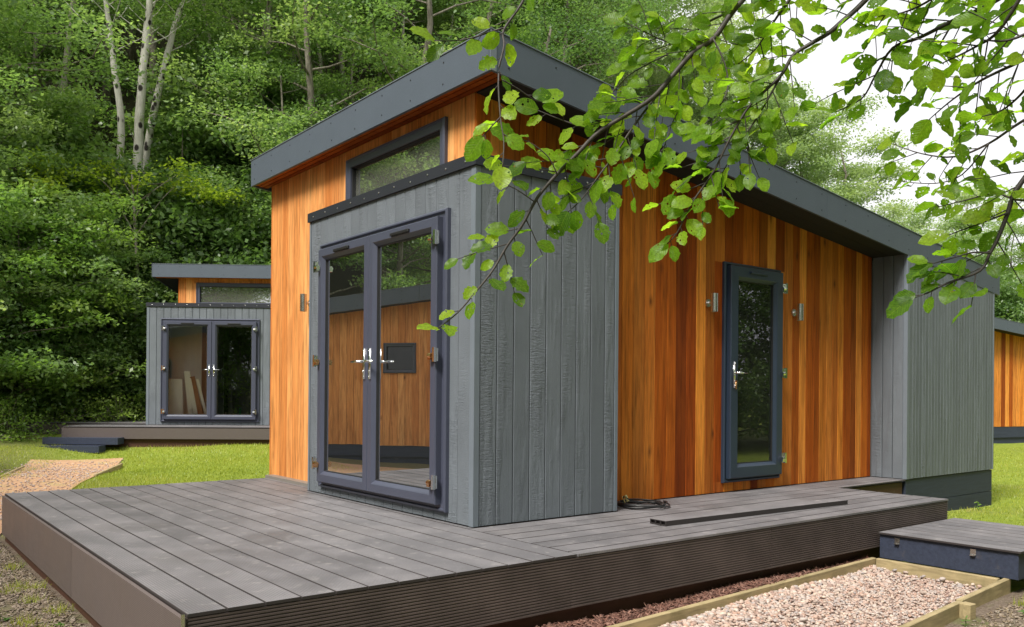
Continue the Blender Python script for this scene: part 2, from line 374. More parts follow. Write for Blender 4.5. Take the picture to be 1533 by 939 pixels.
def roof(c,x0,x1,y0,y1,soffit_front=.17,soffit_side=.325,joints=(1.32,4.05,6.05),red=True):
    top=rt; bot=lambda x: rt(x)-FH
    c.prism('roof',x0+.022,x1-.022,y0+.022,y1-.022,lambda x:rt(x)-FH+.035,lambda x:rt(x)-.012,M['roofing'])
    t=.022
    # fascia boards: front, back, and the sloping sides in joined lengths
    c.prism('fascia_board',x0,x0+t,y0+t+.002,y1-t-.002,bot,top,M['fascia'])
    c.prism('fascia_board',x1-t,x1,y0+t+.002,y1-t-.002,bot,top,M['fascia'])
    for ya,yb in ((y0,y0+t),(y1-t,y1)):
        cuts=[x0]+[j for j in joints if x0<j<x1]+[x1]
        for a,b in zip(cuts[:-1],cuts[1:]): c.prism('fascia_board',a+.0015,b-.0015,ya,yb,bot,top,M['fascia'])
    e=.045
    c.prism('corner_cap',x0-.004,x0+e,y0-.004,y0-.0005,lambda x:bot(x)-.001,lambda x:top(x)+.003,M['trim_grey'])
    c.prism('roof_edge_trim',x0-.006,x1+.006,y0-.006,y0+.03,lambda x:top(x)+.001,lambda x:top(x)+.007,M['trim_grey'])
    c.prism('roof_edge_trim',x0-.006,x0+.03,y0+.031,y1+.006,lambda x:top(x)+.001,lambda x:top(x)+.007,M['trim_grey'])
    # soffits: three cedar boards at the front, black boards along the side
    n=3; ww=(soffit_front-.022)/n
    for i in range(n):
        a=x0+.023+i*ww; me_y=(y0+.03,y1-.03)
        c.prism('soffit_board',a+.002,a+ww-.002,me_y[0],me_y[1],lambda x,a=a:bot(a)+.012,lambda x,a=a:bot(a)+.03,M['cedar_soffit'] if red else M['soffit'])
    for i in range(2):
        a=y0+.024+i*(soffit_side-.03)/2
        c.prism('soffit_board',x0+soffit_front+.01,x1-.03,a,a+(soffit_side-.03)/2-.003,lambda x:bot(x)+.012,lambda x:bot(x)+.03,M['soffit'])
    sc=[]
    my=c.m
    yy=y0+.12
    while yy<y1-.05:
        for dz in (-.055,-FH+.06): sc.append(((x0,my*(yy+rnd.uniform(-.01,.01)),top(x0)+dz),(-1,0,0)))
        yy+=.44
    xx=x0+.15
    while xx<x1-.05:
        for dz in (-.055,-FH+.06): sc.append(((xx,my*y0,top(xx)+dz),(0,-my,0)))
        xx+=.42
    screws(sc,.0065,.003).build('fascia_screws',M['gasket'],c.root,kind='stuff')
def clad(c,face,u0,u1,z0,z1,plane,mat,w0=.144,openings=(),jit=0,slope=False,t=.02):
    u=u0
    while u<u1-.012:
        w=w0+(rnd.uniform(-jit,jit) if jit else 0); e=min(u+w,u1)
        if u1-e<.03: e=u1
        segs=[(z0,z1(e if face=='S' else plane) if callable(z1) else z1)]
        for (a,b,c0,c1) in openings:
            if min(e,b)-max(u,a)>.004:
                ns=[]
                for s0,s1 in segs:
                    if c0>s0+.01: ns.append((s0,min(c0,s1)))
                    if c1<s1-.01: ns.append((max(c1,s0),s1))
                segs=ns
                if min(e,b)-max(u,a)<(e-u)-.004:   # partly covered: keep the free sliver at full height
                    fr=(u,a) if u<a else (b,e)
                    if fr[1]-fr[0]>.008: c.board(face,fr[0],fr[1],c0,min(c1,z1(e) if callable(z1) else z1),plane,mat,t)
        for s0,s1 in segs:
            if s1-s0>.01: c.board(face,u,e,s0,s1,plane,mat,t)
        u=e
def full_cabin(name,label,loc,rot,mirror=1,r=.295,LW=3.95,win=(.65,2.22),roofy=-.115,base=-.52,glass='glass_main',side=True,group=None,ledge_red=True,rb=None,covers=('brass','brass','chrome')):
    c=Cabin(name,label,'cabin',loc,rot,mirror,group=group)
    BL,BD,d=2.55,1.35,.21; X1,X2,yp=5.635,7.79,-.11
    up=M['upvc']
    bot=lambda x:rt(x)-FH+.03
    D0,D1,DZ0,DZ1=.29,2.28,.068,2.18
    T=.02; K=.10
    # inner shell of the walls
    W=[]
    ox0,ox1,oz0,oz1=D0+.05,D1-.05,DZ0+.05,DZ1-.05
    W+= [(T,T+K,T,ox0,0.0,2.41),(T,T+K,ox1,BL-T,0.0,2.41),(T,T+K,ox0,ox1,oz1,2.41),(T,T+K,ox0,ox1,0,oz0)]
    W+= [(T+K,BD-T,T,T+K,0,2.41),(BD-T-K,BD-T,T+K,r+T,0,2.41)]
    W+= [(T+K,d+T,BL-T-K,BL-T,0,2.41)]
    W+= [(d+T,d+T+K,BL-T,LW-T,0,3.0)]
    ua,ub,uz0,uz1=win[0]+.05,win[1]-.05,2.53,2.89
    W+= [(d+T,d+T+K,r+T,ua,2.42,3.0),(d+T,d+T+K,ub,BL-T,2.42,3.0),(d+T,d+T+K,ua,ub,uz1,3.0),(d+T,d+T+K,ua,ub,2.42,uz0)]
    sx0,sx1=3.0,3.88
    h=lambda x:bot(x)-.02
    W+= [(BD-T,sx0+.05,r+T,r+T+K,0,h(sx0)),(sx0+.05,sx1-.05,r+T,r+T+K,2.07,h(sx1)),(sx1-.05,X1+T,r+T,r+T+K,0,h(X1)),(d+T+K,BD-T,r+T,r+T+K,2.42,h(BD))]
    W+= [(X1+T,X2-T,yp+T,yp+T+K,0,h(X2)),(X1+T,X1+T+K,yp+T+K,r+T,0,h(X1+.2))]
    W+= [(X2-K,X2,yp+T+K,LW-T-K,0,h(X2)),(d+T+K,X2,LW-T-K,LW-T,0,h(X2)),(3.95,4.03,r+T+K,LW-T-K,0,h(4.1))]
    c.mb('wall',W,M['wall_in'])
    c.mb('interior_floor',[(T+K,X2-K,r+T+K,LW-T-K,-.03,.03),(T+K,BD-T-K,T+K,r+T+K-.001,-.03,.03)],M['floor_in'])
    c.mb('box_roof',[(.004,BD-.002,.004,r+T,2.425,2.492),(.004,d+T,r+T+.001,BL-.004,2.425,2.492)],M['roofing'])
    if base is not None:
        c.mb('plinth',[(.03,BD-.03,.03,r,base,-.005),(.06+d,X2-.01,r+.001,LW-.03,base,-.005)],M['brown'])
        for k in range(2):
            zz=base+k*(abs(base)/2); c.mb('skirting_board',[(X1+.004,X2-.004,yp+.012,yp+.034,zz+.002,zz+abs(base)/2-.004)],M['navy'])
            c.mb('skirting_board',[(X1+.012,X1+.034,yp+.035,r,zz+.002,zz+abs(base)/2-.004)],M['navy'])
            c.mb('skirting_board',[(X2-.034,X2-.012,yp+.035,LW-.05,zz+.002,zz+abs(base)/2-.004)],M['navy'])
    # grey cladding of the front box
    g=M['grey']
    clad(c,'F',.05,BL-.03,.006,2.42,0,g,.1433,[(D0+.01,D1-.01,DZ0+.01,DZ1-.01)])
    clad(c,'S',.042,BD-.03,.006,2.42,0,g,.1465)
    c.mb('corner_trim',[(-.004,.04,-.004,.048,.004,2.418)],M['trim_grey'])
    c.mb('corner_trim',[(BD-.028,BD+.003,-.005,.02,.004,2.418),(BD-.02,BD+.002,.021,r,.004,2.418)],M['trim_grey'])
    c.mb('corner_trim',[(-.003,.03,BL-.028,BL+.002,.004,2.418),(.031,d,BL-.02,BL,.004,2.418)],M['trim_grey'])
    # black edging round the box roof
    e=.018
    c.mb('edging_strip',[(-e,0-.001+.02,.0305-.05,BL+e,2.42,2.5)],M['blacktrim'])
    c.mb('edging_strip',[(.0195,BD+e,-e-.001,.02,2.42,2.5)],M['blacktrim'])
    c.mb('edging_strip',[(BD-.003,BD+e-.001,.0205,r-.002,2.42,2.499)],M['blacktrim'])
    sc=[]
    y=.10
    while y<BL: sc.append(((-e,c.m*y,2.46+rnd.uniform(-.006,.006)),(-1,0,0))); y+=.235
    x=.12
    while x<BD: sc.append(((x,-c.m*(e+.001),2.46+rnd.uniform(-.006,.006)),(0,-c.m,0))); x+=.22
    screws(sc,.007,.004).build('edging_screws',M['steel'],c.root,kind='stuff')
    # cedar front boards
    cf=M['cedar_lit']
    clad(c,'F',BL,LW,.006,bot,d,cf,.137,jit=.008)
    clad(c,'F',r+.02,BL,2.50,bot,d,cf,.132,[(win[0]+.01,win[1]-.01,2.3,2.93)],jit=.01)
    # cedar side boards
    ced=M['cedar']
    clad(c,'S',d+.0,BD,2.50,bot,r,ced,.13,jit=.01)
    if side:
        clad(c,'S',BD+.002,X1-.002,.006,bot,r,ced,.128,[(sx0+.01,sx1-.01,.10,2.11)],jit=.022)
        clad(c,'S',X1+.045,X2-.02,.006,bot,yp,g,.072)
        clad(c,'F',yp+.045,r-.005,.006,bot,X1,g,.115)
        c.mb('corner_trim',[(X1-.004,X1+.042,yp-.004,yp+.042,.004,bot(X1+.05))],M['trim_grey'])
        c.mb('corner_trim',[(X2-.018,X2+.003,yp-.004,yp+.03,.004,bot(X2))],M['trim_grey'])
        ub_=M['upvc_blue']
        frame(c,'S',sx0,sx1,.09,2.115,r,ub_,.026)
        leaf(c,'S',sx0+.04,sx1-.03,.13,2.085,r,ub_,M['glass_side'],-1,True,('chrome',)*3,.02,True,.13,(.16,.98,1.80),.95)
        wall_light(c,'S',2.79,1.72,r); wall_light(c,'S',4.13,1.72,r)
    c.mb('interior_panel',[(3.78,3.93,.42,.44,.03,2.2)],M['white'])  # pale upright strip just inside the side door glass
    # french doors
    frame(c,'F',D0,D1,DZ0,DZ1,0,up)
    mid=1.325
    leaf(c,'F',mid+.002,D1-.06,DZ0+.05,DZ1-.055,0,up,M[glass],1,True,covers,.022)
    leaf(c,'F',D0+.065,mid-.002,DZ0+.05,DZ1-.055,0,up,M[glass],-1,True,covers,.022)
    window(c,'F',win[0],win[1],2.46,2.945,d,up,M['glass_top'])
    if LW>3: wall_light(c,'F',2.97,1.74,d)
    roof(c,.03,7.94,roofy,4.06,.17,r-roofy)
    return c
def plain_cabin(name,label,loc,rot,base,win=None,group=None,L=7.79,wood='cedar'):
    c=Cabin(name,label,'cabin',loc,rot,1,group=group); r,LW,d=.295,3.95,.21
    bot=lambda x:rt(x)-FH+.03; h=lambda x:bot(x)-.02
    W=[]
    ox=(win[0]+.04,win[1]-.04,win[2]+.04,win[3]-.04) if win else (3,3.001,1,1.001)
    W+= [(d+.02,ox[0],r+.02,r+.12,0,h(ox[0])),(ox[1],L-.1,r+.02,r+.12,0,h(L)),(ox[0],ox[1],r+.02,r+.12,ox[3],h(ox[1])),(ox[0],ox[1],r+.02,r+.12,0,ox[2])]
    W+= [(L-.1,L,r+.02,LW-.12,0,h(L)),(d+.02,L,LW-.12,LW-.02,0,h(L)),(d+.02,d+.12,r+.12,LW-.12,0,3.0),(d+.12,L-.1,r+.12,LW-.12,-.03,.03)]
    c.mb('wall',W,M['white_in'])
    c.mb('plinth',[(d+.05,L-.03,r+.04,LW-.03,base,-.004)],M['navy'])
    c.mb('skirting_board',[(d,L,r+.006,r+.028,base*.45,-.006)],M['navy'])
    clad(c,'S',d,L,.004,bot,r,M[wood],.137,[win and (win[0]+.01,win[1]-.01,win[2]+.01,win[3]-.01) or (0,0,0,0)],jit=.015)
    clad(c,'F',r+.02,LW,.004,bot,d,M['cedar_lit'],.137)
    if win: window(c,'S',win[0],win[1],win[2],win[3],r,M['upvc'],M['glass_dark'],.06)
    roof(c,.04,L+.2,-.03,4.06,.17,.325)
    return c
main=full_cabin('timber_cabin','large near cabin with grey box, glazed french doors and orange cedar walls','main' and (0,0,0),0)
C2L=(1.5633,13.6037,.1697); C2R=R(54.572)
cab2=full_cabin('timber_cabin','smaller looking far cabin on the left at the foot of the wooded slope',C2L,C2R,-1,r=.55,win=(.92,2.6),roofy=.08,base=-.34,glass='glass_clear',side=False,covers=('chrome',)*3)
cab2.mb('interior_panel',[(.95,1.0,.13,.80,.03,2.35)],M['white_in'])
cab3=plain_cabin('timber_cabin','cedar clad cabin at the right edge behind the grey end of the near cabin',(13.2,5.7,.13),R(-15),-.60)
cab4=plain_cabin('timber_cabin','cedar cabin with small black window seen mirrored in the french doors',(-7.20,4.89,-.09),R(52.6),-.45,(4.22,4.86,1.32,1.86),L=6.6,wood='cedar_lit')  # lighter cedar tones paint brightness onto the mirrored wall
# things leaning inside the far cabin (placed in its own frame)
def in2(x,y,z):
    ca,sa=math.cos(C2R),math.sin(C2R); y=-y
    return (C2L[0]+x*ca-y*sa, C2L[1]+x*sa+y*ca, C2L[2]+z)
def slab2(name,label,cat,x,y,w,h,t,mat,lean=0,tilt=0,z=.03,group=None):
    me=bevbox(-w/2,w/2,-t/2,t/2,0,h,.003)
    o=link(name,me,mat,None,in2(x,y,z),(0,0,0))
    o.rotation_euler=(Matrix.Rotation(C2R-R(90),4,'Z')@Matrix.Rotation(tilt,4,'Y')@Matrix.Rotation(lean,4,'X')).to_euler()
    return tag(o,label,cat,group)
slab2('white_sheet','wide white sheet standing at the left inside the far cabin','sheet',.40,.47,.30,.92,.03,M['white'],R(7))
slab2('leaning_board','first tall white board leaning beside the wide panel in the far cabin','board',.34,.80,.085,1.10,.02,M['white'],R(10),R(-3))
slab2('leaning_board','second tall white board leaning inside the far cabin, right of the first','board',.34,.92,.085,1.10,.02,M['white'],R(11),R(-7))
slab2('leaning_board','tall brown edged board leaning inside the far cabin','board',.36,1.02,.10,1.0,.02,M['redwood'],R(12),R(-9))
slab2('leaning_board','narrow white board leaning furthest right in the left door of the far cabin','board',.34,1.14,.055,.95,.02,M['white'],R(12),R(-10))
slab2('storage_box','pale upright box standing deep inside the right door of the far cabin','box',1.9,1.95,.42,.95,.3,M['white_in'])
m=MB(); m.box(-.20,.20,-.10,.10,0,.10); m.tube([(0,0,.1),(0,0,.30)],.022,10); m.tube([(-.12,0,.14),(.14,0,.14)],.03,10)
o=m.build('garden_tool',M['green_pl'],loc=in2(.8,1.68,.03),rot=C2R-R(90)); tag(o,'small green power tool on the floor inside the far cabin','tool')

# ---------------------------------------------------------------- terrain height
NX,NY=math.cos(R(75)),math.sin(R(75))
def sstep(a,b,x): 
    x=np.clip((x-a)/(b-a),0,1); return x*x*(3-2*x)
def gh(x,y):
    x=np.asarray(x,float);y=np.asarray(y,float)
    dx=x-CAM.x; dy=y-CAM.y; s=dx*NX+dy*NY; t=dx*NY-dy*NX
    g=-.48+.42*sstep(11,20,s)+.05*sstep(4.3,5.6,x)+.05*sstep(-1.6,-2.25,x)-.24*np.exp(-((x-.35)**2+(y-11.3)**2)/3.2)
    fade=1-.80*sstep(.50,1.05,t/np.maximum(s,1))
    hill=np.where(s>20.5,(s-20.5)*.78*sstep(0,7,s-20.5),0)*fade
    hill=np.where(s>75,(75-20.5)*.78*fade,hill)
    bump=.05*np.sin(x*.9+1)*np.cos(y*.8)+.03*np.sin(x*2.3+y*1.7)
    return g+hill+bump*sstep(14,22,s)+.012*np.sin(x*3.1)*np.cos(y*2.7)
def gz(x,y): return float(gh(x,y))
# ---------------------------------------------------------------- ground
t=NT('lawn_soil'); P=t.n('ShaderNodeNewGeometry').outputs['Position']
n=t.noise(P,.8,4,.6); n2=t.noise(P,9,5,.7); n3=t.noise(P,60,3,.6)
gcol=t.mix(t.ramp(n2,[(.3,0),(.7,1)]),(.13,.18,.025),(.25,.30,.045)); soil=t.mix(n3,(.07,.055,.035),(.19,.155,.11))
gcol=t.mix(t.ramp(n,[(.55,0),(.75,.6)]),gcol,(.19,.20,.06))
sx=t.n('ShaderNodeVectorMath',operation='DOT_PRODUCT'); t.l(P,sx.inputs[0]); sx.inputs[1].default_value=(NX,NY,0)
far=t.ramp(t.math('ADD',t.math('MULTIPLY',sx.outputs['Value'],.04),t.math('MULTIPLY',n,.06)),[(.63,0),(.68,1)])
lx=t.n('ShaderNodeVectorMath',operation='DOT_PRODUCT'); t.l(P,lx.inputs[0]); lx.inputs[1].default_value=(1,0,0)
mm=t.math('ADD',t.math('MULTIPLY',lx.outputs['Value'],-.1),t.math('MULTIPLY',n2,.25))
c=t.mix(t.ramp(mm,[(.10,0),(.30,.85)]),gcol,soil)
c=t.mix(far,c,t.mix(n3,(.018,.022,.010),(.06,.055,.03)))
t.base(c,.95,0,.1); t.bump(n3,.6,.02); M['ground']=t.m
def grid(x0,x1,y0,y1,nx,ny,skip=None):
    xs=np.linspace(x0,x1,nx);ys=np.linspace(y0,y1,ny); X,Y=np.meshgrid(xs,ys,indexing='ij'); Z=gh(X,Y)
    v=np.stack([X,Y,Z],-1).reshape(-1,3); i=np.arange(nx*ny).reshape(nx,ny)
    f=np.stack([i[:-1,:-1],i[1:,:-1],i[1:,1:],i[:-1,1:]],-1).reshape(-1,4); return v,f
def axis(fine0,fine1,step,lo,hi):
    a=list(np.arange(fine0,fine1,step)); s=step; x=a[-1]
    while x<hi: s*=1.12; x+=s; a.append(x)
    s=step;x=a[0]
    while x>lo: s*=1.12; x-=s; a.insert(0,x)
    return np.array(a)
xs=axis(-6,22,.25,-300,330); ys=axis(-7,40,.3,-300,330)
X,Y=np.meshgrid(xs,ys,indexing='ij'); Z=gh(X,Y); v=np.stack([X,Y,Z],-1).reshape(-1,3); i=np.arange(X.size).reshape(X.shape)
f=np.stack([i[:-1,:-1],i[1:,:-1],i[1:,1:],i[:-1,1:]],-1).reshape(-1,4)
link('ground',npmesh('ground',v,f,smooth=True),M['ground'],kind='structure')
def drape(name,left,right,mat,dz=.006,n=24,m_=8,kind='structure'):
    def samp(P,n):
        P=np.array(P,float); d=np.r_[0,np.cumsum(np.hypot(*np.diff(P,axis=0).T))]; tt=np.linspace(0,d[-1],n)
        return np.stack([np.interp(tt,d,P[:,0]),np.interp(tt,d,P[:,1])],-1)
    A=samp(left,n);B=samp(right,n); k=np.linspace(0,1,m_)[None,:,None]; Q=A[:,None]*(1-k)+B[:,None]*k
    z=gh(Q[...,0],Q[...,1])+dz; v=np.concatenate([Q,z[...,None]],-1).reshape(-1,3); i=np.arange(n*m_).reshape(n,m_)
    f=np.stack([i[:-1,:-1],i[1:,:-1],i[1:,1:],i[:-1,1:]],-1).reshape(-1,4)
    return link(name,npmesh(name,v,f,smooth=True),mat,kind=kind)
def ground_mat(name,c1,c2,sc=40,bs=.8,c3=None):
    t=NT(name); P=t.n('ShaderNodeNewGeometry').outputs['Position']; n=t.noise(P,sc,4,.7); n2=t.noise(P,2.2,5,.65)
    c=t.mix(t.ramp(n,[(.3,0),(.7,1)]),c1,c2)
    if c3: c=t.mix(t.ramp(n2,[(.50,0),(.66,.7)]),c,c3)
    t.base(c,.95,0,.1); t.bump(n,bs,.02); return t.m
M['gravel_bed']=ground_mat('gravel_fines',(.30,.20,.165),(.50,.38,.33),70)
M['mulch_bed']=ground_mat('dark_bark_soil',(.03,.016,.012),(.10,.055,.045),50)
M['dirt']=ground_mat('stony_soil',(.085,.062,.045),(.24,.19,.15),55,.8,(.12,.14,.04))
M['tanpath']=ground_mat('sandy_path',(.36,.21,.13),(.56,.36,.22),26,.9,(.42,.33,.15))
drape('gravel_path',[(3.08,-1.14),(-.6,-1.33)],[(3.08,-2.06),(-.6,-2.32)],M['gravel_bed'],-.0+.012)
drape('bark_bed',[(3.08,-1.02),(-2.4,-1.0)],[(3.08,-1.13),(-2.4,-1.38)],M['mulch_bed'],.075)
drape('soil_strip',[(-2.19,4.2),(-2.19,-1.2)],[(-2.75,4.2),(-2.95,-1.6)],M['dirt'],.022)
drape('soil_strip',[(4.6,-2.0),(-.6,-2.36)],[(4.6,-3.6),(-.6,-4.0)],M['dirt'],.008)
drape('sandy_path',[(-7.2,2.2),(-3.3,9.3)],[(-2.85,2.0),(-1.9,6.6)],M['tanpath'],.030)
drape('sandy_path',[(-.75,12.0),(-1.6,9.2),(-3.4,6),(-3.7,4)],[(.75,12.0),(-.6,8.6),(-1.9,5.4),(-2.2,4.2)],M['tanpath'],.012)
# ---------------------------------------------------------------- decks
def ribbed(l,h,n,t=.022,rib=.007):
    "ribbed fascia board: x along 0..l, front at y=+t, z 0..h; real grooves"
    vs=[];fs=[];prof=[]
    p=h/n
    for i in range(n): prof+= [(t,i*p+.16*p),(t,i*p+.66*p),(t-rib,i*p+.80*p),(t-rib,i*p+1.1*p if i<n-1 else h)]
    prof=[(t,0)]+prof
    for x in (0,l): vs+=[(x,a,b) for a,b in prof]
    k=len(prof)
    fs=[(i,i+k,i+k+1,i+1) for i in range(k-1)]
    b=len(vs); vs+=[(0,0,0),(l,0,0),(l,0,h),(0,0,h)]; fs.append((b,b+1,b+2,b+3)); fs.append((0,k,b+1,b)); fs.append((k-1,b+3,b+2,2*k-1))
    fs.append(tuple([b]+[b+3]+list(range(k-1,-1,-1)))); fs.append(tuple([b+1]+list(range(k,2*k))+[b+2]))
    return mesh('ribbed',vs,fs)
deck=thing('deck','large grey composite board deck wrapped round the corner of the near cabin','deck')
DT=.014
def dboard(x,y,l,rot=0,w=.158,z=0,parent=deck,mat='deck'):
    return link('deck_board',lying_board(w,DT,l,.0025,M[mat],M['deck_side']),None,parent,(x,y,z-DT+rnd.uniform(-.0008,.0006)),rot)
def ddir(p0,p1,w,z,parent,mat='deck'):  # board from p0 to p1, width to the right-hand side
    d=Vector(p1)-Vector(p0); return dboard(p0[0],p0[1],d.length,math.atan2(d.y,d.x)-R(90),w,z,parent,mat)
FY=-1.085
for i in range(13): dboard(-2.200+i*.165,FY+.002,3.82-FY)
dboard(-.0535,-.012,2.585,w=.047)
dboard(-.0535,2.578,3.82-2.575,w=.125); dboard(.074,2.578,3.82-2.575,w=.128)
XR=4.30
for j in range(7):
    y1=-.0145-j*.165
    if j<6: ddir((-.0525,y1),(XR,y1),.155,0,deck)
ya=-.0145-6*.165
vs=[(-.0525,ya,0),(XR,ya,0),(XR,-1.150,0),(-.0525,FY,0)]
link('deck_board',mesh('deck_board',[(a,b,-DT) for a,b,c in vs]+vs,[(0,3,2,1)[::-1],(4,7,6,5)[::-1],(0,1,5,4),(1,2,6,5),(2,3,7,6),(3,0,4,7)]),M['deck'],deck)
ddir((1.372,.135),(5.628,.135),.146,0,deck); ddir((1.372,.288),(5.628,.288),.150,0,deck)
ddir((XR+.003,-.0145),(5.628,-.0145),.090,0,deck)
# skirting fascia: ribbed at the front, fine brown boards on the left, plain brown bearers below
def fas(p0,p1,h,z,mat,n=18,parent=deck,rib=True,name='fascia_board',t=.022):
    d=Vector(p1)-Vector(p0); me=ribbed(d.length-.002,h,n,t) if rib else mesh('f',*(lambda m:(m.v,m.f))(MB().box(0,d.length-.002,0,t,0,h)))
    return link(name,me,M[mat],parent,(p0[0],p0[1],z),math.atan2(d.y,d.x))
def sk(x): return FY-(x+.055)/(XR+.055)*.065
# local +y is the outer side, so run each board with the outside on its left
fas((1.742,sk(1.742)+.026),(-.10,sk(-.10)+.026),.283,-.298,'fasc_rib')
fas((-.10,FY+.026),(-2.20,FY+.026),.283,-.298,'fasc_rib')
fas((4.30,sk(4.30)+.026),(1.744,sk(1.744)+.026),.283,-.298,'fasc_rib')
fas((-2.204,FY+.003),(-2.204,1.0),.325,-.340,'fasc_plain',rib=False,t=.020)
fas((-2.204,1.004),(-2.204,3.80),.325,-.340,'fasc_plain',rib=False,t=.020)
fas((XR-.02,-.10),(XR-.02,sk(XR)+.03),.283,-.298,'fasc_rib')
fas((-2.20,3.80),(.2,3.80),.283,-.298,'fasc_rib')
b=MB(); b.box(-2.199,XR-.05,FY+.05,-.14,-.60,-.03); b.box(-2.200,-.02,-.14,3.78,-.60,-.03); b.box(1.37,5.6,-.08,.30,-.60,-.028); b.build('bearer',M['brown'],deck)  # brown base; solid bulk added to stop light leaking under the boards
m=MB().box(-2.225,-2.212,FY-.004,FY+.004,-.30,.0015); m.build('edge_trim',M['steel'],deck)
# low step beside the deck, navy box topped with deck boards
SX0,SX1,SY0,SY1,SZ=3.105,4.38,-2.165,-1.165,-.170
st=thing('deck_step','low navy sided step topped with grey boards beside the deck on the right','step',(SX0,SY0,SZ-.2))
nb=8; wd=(SX1-SX0+.04)/nb
for i in range(nb):
    dboard(-.02+i*wd,-.02,SY1-SY0+.02,0,wd-.009,.2,st)
m=MB(); m.box(0,.035,0.036,SY1-SY0,0,.2-DT-.002); m.build('side_board',M['navy'],st)
m=MB(); m.box(0,SX1-SX0,0,.035,0,.2-DT-.002); m.build('side_board',M['navy'],st)
m=MB(); m.box(SX1-SX0-.035,SX1-SX0,.036,SY1-SY0,0,.2-DT-.002); m.build('side_board',M['navy'],st)
m=MB(); m.box(-.004,-.0005,-.001,.07,0,.2-DT-.003); m.build('corner_strip',M['navy'],st)
for yy in (.30,.86):
    m=MB(); m.box(-.005,-.001,yy-.02,yy+.02,.128,.17); m.box(-.022,-.001,yy-.018,yy+.018,.124,.129); m.tube([(-.005,yy-.01,.15),(-.009,yy-.01,.15)],.005,6); m.build('bracket',M['steel'],st)
# the far cabin's deck, in its frame
def in2l(x,y): p=in2(x,y,0); return (p[0],p[1])
dk2=thing('deck','narrow brown grey deck in front of the far left cabin','deck',(C2L[0],C2L[1],C2L[2]),C2R)
def d2board(x,y0,y1,w,parent=dk2):  # boards run along the cabin front
    return link('deck_board',lying_board(w,DT,y1-y0,.0025,M['deck'],M['deck_side']),None,parent,(x,-y1,-DT),0)
for i in range(6): d2board(-.92+i*.152,-1.22,4.2,.147)
m=MB(); m.box(-.945,-.923,-4.2,1.24,-.235,-.0255); m.build('fascia_board',M['fasc_plain'],dk2)
m=MB(); m.box(-.922,.0,1.222,1.24,-.235,-.0255); m.build('fascia_board',M['fasc_plain'],dk2)
m=MB(); m.box(-.88,0,-4.1,1.20,-.40,-.03); m.build('bearer',M['brown'],dk2)
dk3=thing('deck','dark side deck running behind to the left of the far cabin','deck',(C2L[0],C2L[1],C2L[2]+.02),C2R)
for i in range(11): d2board(.15+i*.152,-3.1,-.02,.147,dk3)
m=MB(); m.box(.125,.148,.02,3.12,-.24,-.0255); m.box(.149,1.8,3.10,3.12,-.24,-.0255); m.build('fascia_board',M['fasc_plain'],dk3)
m=MB(); m.box(.2,1.75,.05,3.05,-.42,-.03); m.build('bearer',M['brown'],dk3)
for k,(lab,px) in enumerate((('upper of the two navy steps up to the far deck',0),('lower of the two navy steps up to the far deck',1))):
    q_=in2(0,-.22*k,0); s=thing('deck_step',lab,'step',(q_[0]-0*k,q_[1],0),C2R)
    m=MB(); x=-1.25-.30*k; z=-.035-.135*k; y0=-(-.30);
    m.box(x,x+.03,.10,1.42,z-.125,z); m.build('riser_board',M['navy'],s)
    m=MB(); m.box(x+.031,x+.30,.10,1.42,z-.10,z-.004); m.build('tread_board',M['navy'],s)
    
    for a,b_ in ((.06,.098),(1.422,1.45)): MB().box(x-.001,x+.30,a,b_,z-.125,z).build('side_board',M['navy'],s)
# ---------------------------------------------------------------- small things on and round the deck
def hollow_board(l,w=.150,t=.034):
    m=MB(); m.box(0,l,0,w,t-.005,t); m.box(0,l,0,w,0,.005)
    for k in range(4): a=k*(w-.006)/3; m.box(0,l,a,a+.006,.0052,t-.0052)
    m.box(.02,l-.02,.005,w-.005,.0053,t-.0053)
    return m
d=(3.21-1.115,-.765+.655); ang=math.atan2(d[1],d[0])
o=link('loose_board',mesh('loose_board',hollow_board(2.12).v,hollow_board(2.12).f),M['deck_side'],None,(1.10,-.715,.0015),ang)
o.data.materials.append(M['deck']); 
M['deckx']=deckmat('composite_loose_board','Y',DK); o.data.materials[1]=M['deckx']; o.data.polygons[1].material_index=1
tag(o,'loose hollow composite board lying flat on the deck in front of the side door','board')
coil=thing('cable_coil','black cable lying in a loose coil on the deck beside the grey box','cable',(1.69,.062,.001))
m=MB(); pts=[]
for i in range(5*28):
    a=2*math.pi*i/28; k=i//28; rr_=.185+.018*math.sin(k*2.1)+.010*math.sin(a*2+k*1.7); pts.append((.02*math.sin(k*1.9)+rr_*math.cos(a),.018*math.cos(k*2.7)+rr_*math.sin(a),.009+.0052*(i/28)+.004*math.sin(a*3+k)))
m.tube(pts,.0065,6); link('cable',mesh('cable',m.v,m.f,True),M['black'],coil)
m=MB(); m.tube([(.10+.07*math.cos(a),-.02+.20*math.sin(a)*.7,.012+.006*math.sin(3*a)) for a in np.linspace(-.8,2.4,22)],.0055,6); m.tube([(-.02,.10,.045),(-.03,.16,.07),(-.01,.18,.03)],.005,6); link('cable_end',mesh('cable_end',m.v,m.f,True),M['black'],coil)
m=MB(); m.tube([(-.02,.12,.03),(-.02,.15,.075)],.012,6); m.tube([(-.035,.14,.02),(-.01,.19,.06)],.006,6); link('cable_tie',mesh('cable_tie',m.v,m.f),M['yellow'],coil)
def beam(name,lab,p0,p1,w,z0,z1,cat='edging board',mat='timber',group=None):
    d=Vector(p1)-Vector(p0); L=d.length
    me=bevbox(0,L,-w/2,w/2,0,z1-z0,.004)
    o=link(name,me,M[mat],None,(p0[0],p0[1],z0),math.atan2(d.y,d.x)); return tag(o,lab,cat,group)
beam('edging_board','long pale timber edging between the bark bed and the gravel path',(3.07,-1.135),(-.75,-1.325),.040,-.56,-.372)
